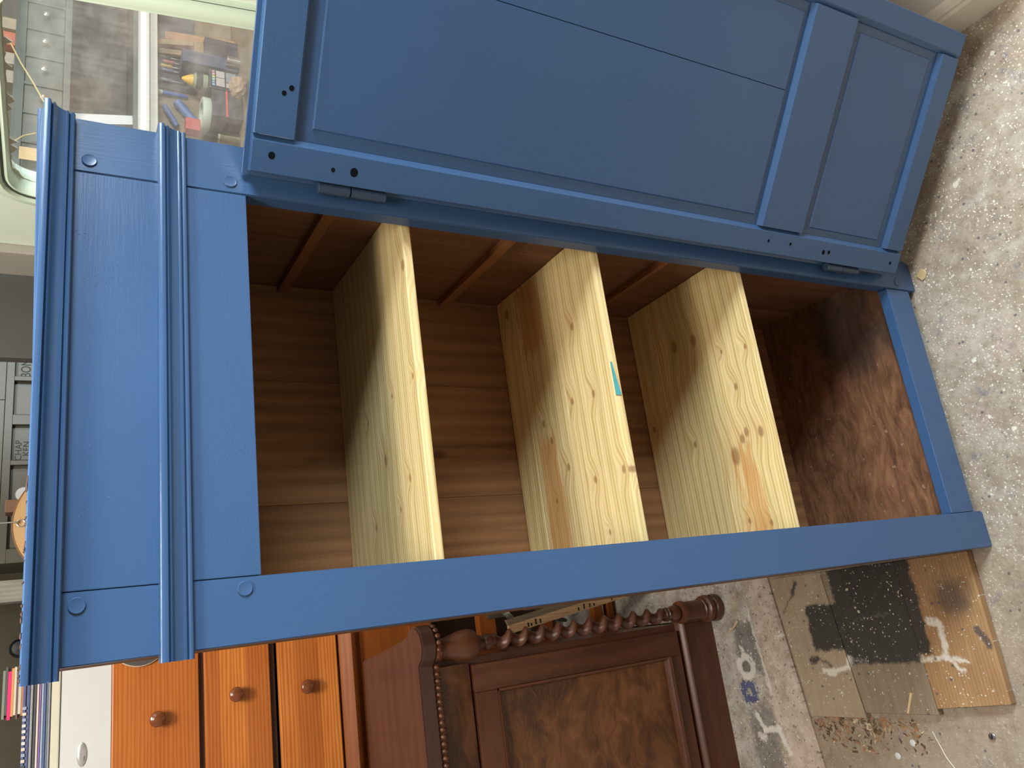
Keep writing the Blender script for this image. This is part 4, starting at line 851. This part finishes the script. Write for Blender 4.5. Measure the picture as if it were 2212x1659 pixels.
tag(obj('string', tube(B(), [(-.368, .248, .0012), (-.385, .243, .0012), (-.405, .236, .0012), (-.418, .232, .0012), (-.43, .225, .0012), (-.445, .215, .0012)], .0012, 6), plain('white_string', (.68, .62, .52), .8), loc=(-.4, .236, 0), smooth=True), 'thin white string on the bare floor near the screw', 'string')
tl = thing('straw_tassel', 'pale straw wisp on the stone sill by the column foot', 'straw', (-.11, .79, .012))
obj('wisp', tube(B(), [(-.098, .752, .014), (-.104, .757, .0145), (-.118, .775, .0135), (-.130, .80, .013), (-.135, .822, .013), (-.138, .848, .013)], [.003, .0042, .0026, .0012, .001, .0008], 8), plain('pale_straw', (.50, .36, .24), .8), tl, smooth=True)
bm = B(); lp = [(.583, -.005), (.592, -.001), (.600, -.006), (.604, -.016), (.597, -.024), (.588, -.026), (.580, -.020), (.577, -.012)]
va = [bm.verts.new((x, y, .0015 + .002 * (i % 2))) for i, (x, y) in enumerate(lp)]; f_ = bm.faces.new(va)
g = bmesh.ops.extrude_face_region(bm, geom=bm.faces[:]); bmesh.ops.translate(bm, verts=[x for x in g['geom'] if isinstance(x, bmesh.types.BMVert)], vec=(0, 0, -.0012)); bmesh.ops.recalc_face_normals(bm, faces=bm.faces)
bmesh.ops.translate(bm, verts=bm.verts, vec=(.016, -.012, 0))
tag(obj('wood_chip', bm, plain('tan_chip', (.50, .36, .18), .8), loc=(.59, -.02, 0)), 'tan wood chip beside the right foot of the wardrobe', 'wood chip')
for k, (x, y, lab) in enumerate(((-.395, .305, 'white paint flake on the floor left of the planks'), (-.425, .352, 'pale paint flake near the lower floor edge'))):
    tag(obj('paint_flake', lathe(B(), [(.006, 0), (.0075, .0008), (.005, .002), (.0001, .0022)], (x, y, 0), 'z', 14), WHITE, loc=(x, y, 0), smooth=True), lab, 'paint flake')
bm = B(); rnd = random.Random(11)
for k in range(260):
    t = rnd.random(); x = -.345 - abs(rnd.gauss(0, .035)); y = .56 - .28 * t + rnd.gauss(0, .02); s = rnd.uniform(.002, .008); a = rnd.random() * PI; z = .0005
    dx, dy = s * math.cos(a), s * math.sin(a); w_ = s * .35
    v = [bm.verts.new((x - dx - dy * .3, y - dy + dx * .3, z)), bm.verts.new((x + dx, y + dy, z + .001)), bm.verts.new((x + dx * .6 + dy * .5, y + dy - dx * .5, z + .003 * rnd.random())), bm.verts.new((x - dx * .4 + dy * .4, y - dy - dx * .4, z + .0015))]
    bm.faces.new(v)
def litter_mat():
    M = Mat('floor_litter'); e = M.vor(M.pos(), 60)[1]; s_ = M.sep(e)[0]
    return M.fin(M.ramp(s_, [(.2, (.10, .055, .03)), (.5, (.30, .19, .09)), (.75, (.36, .15, .07)), (.95, (.55, .45, .28))]), .8)
o = obj('wood_shavings', bm, litter_mat(), loc=(-.37, .42, 0)); o['kind'] = 'stuff'; tag(o, 'brown shavings and grit gathered at the plank ends', 'shavings')
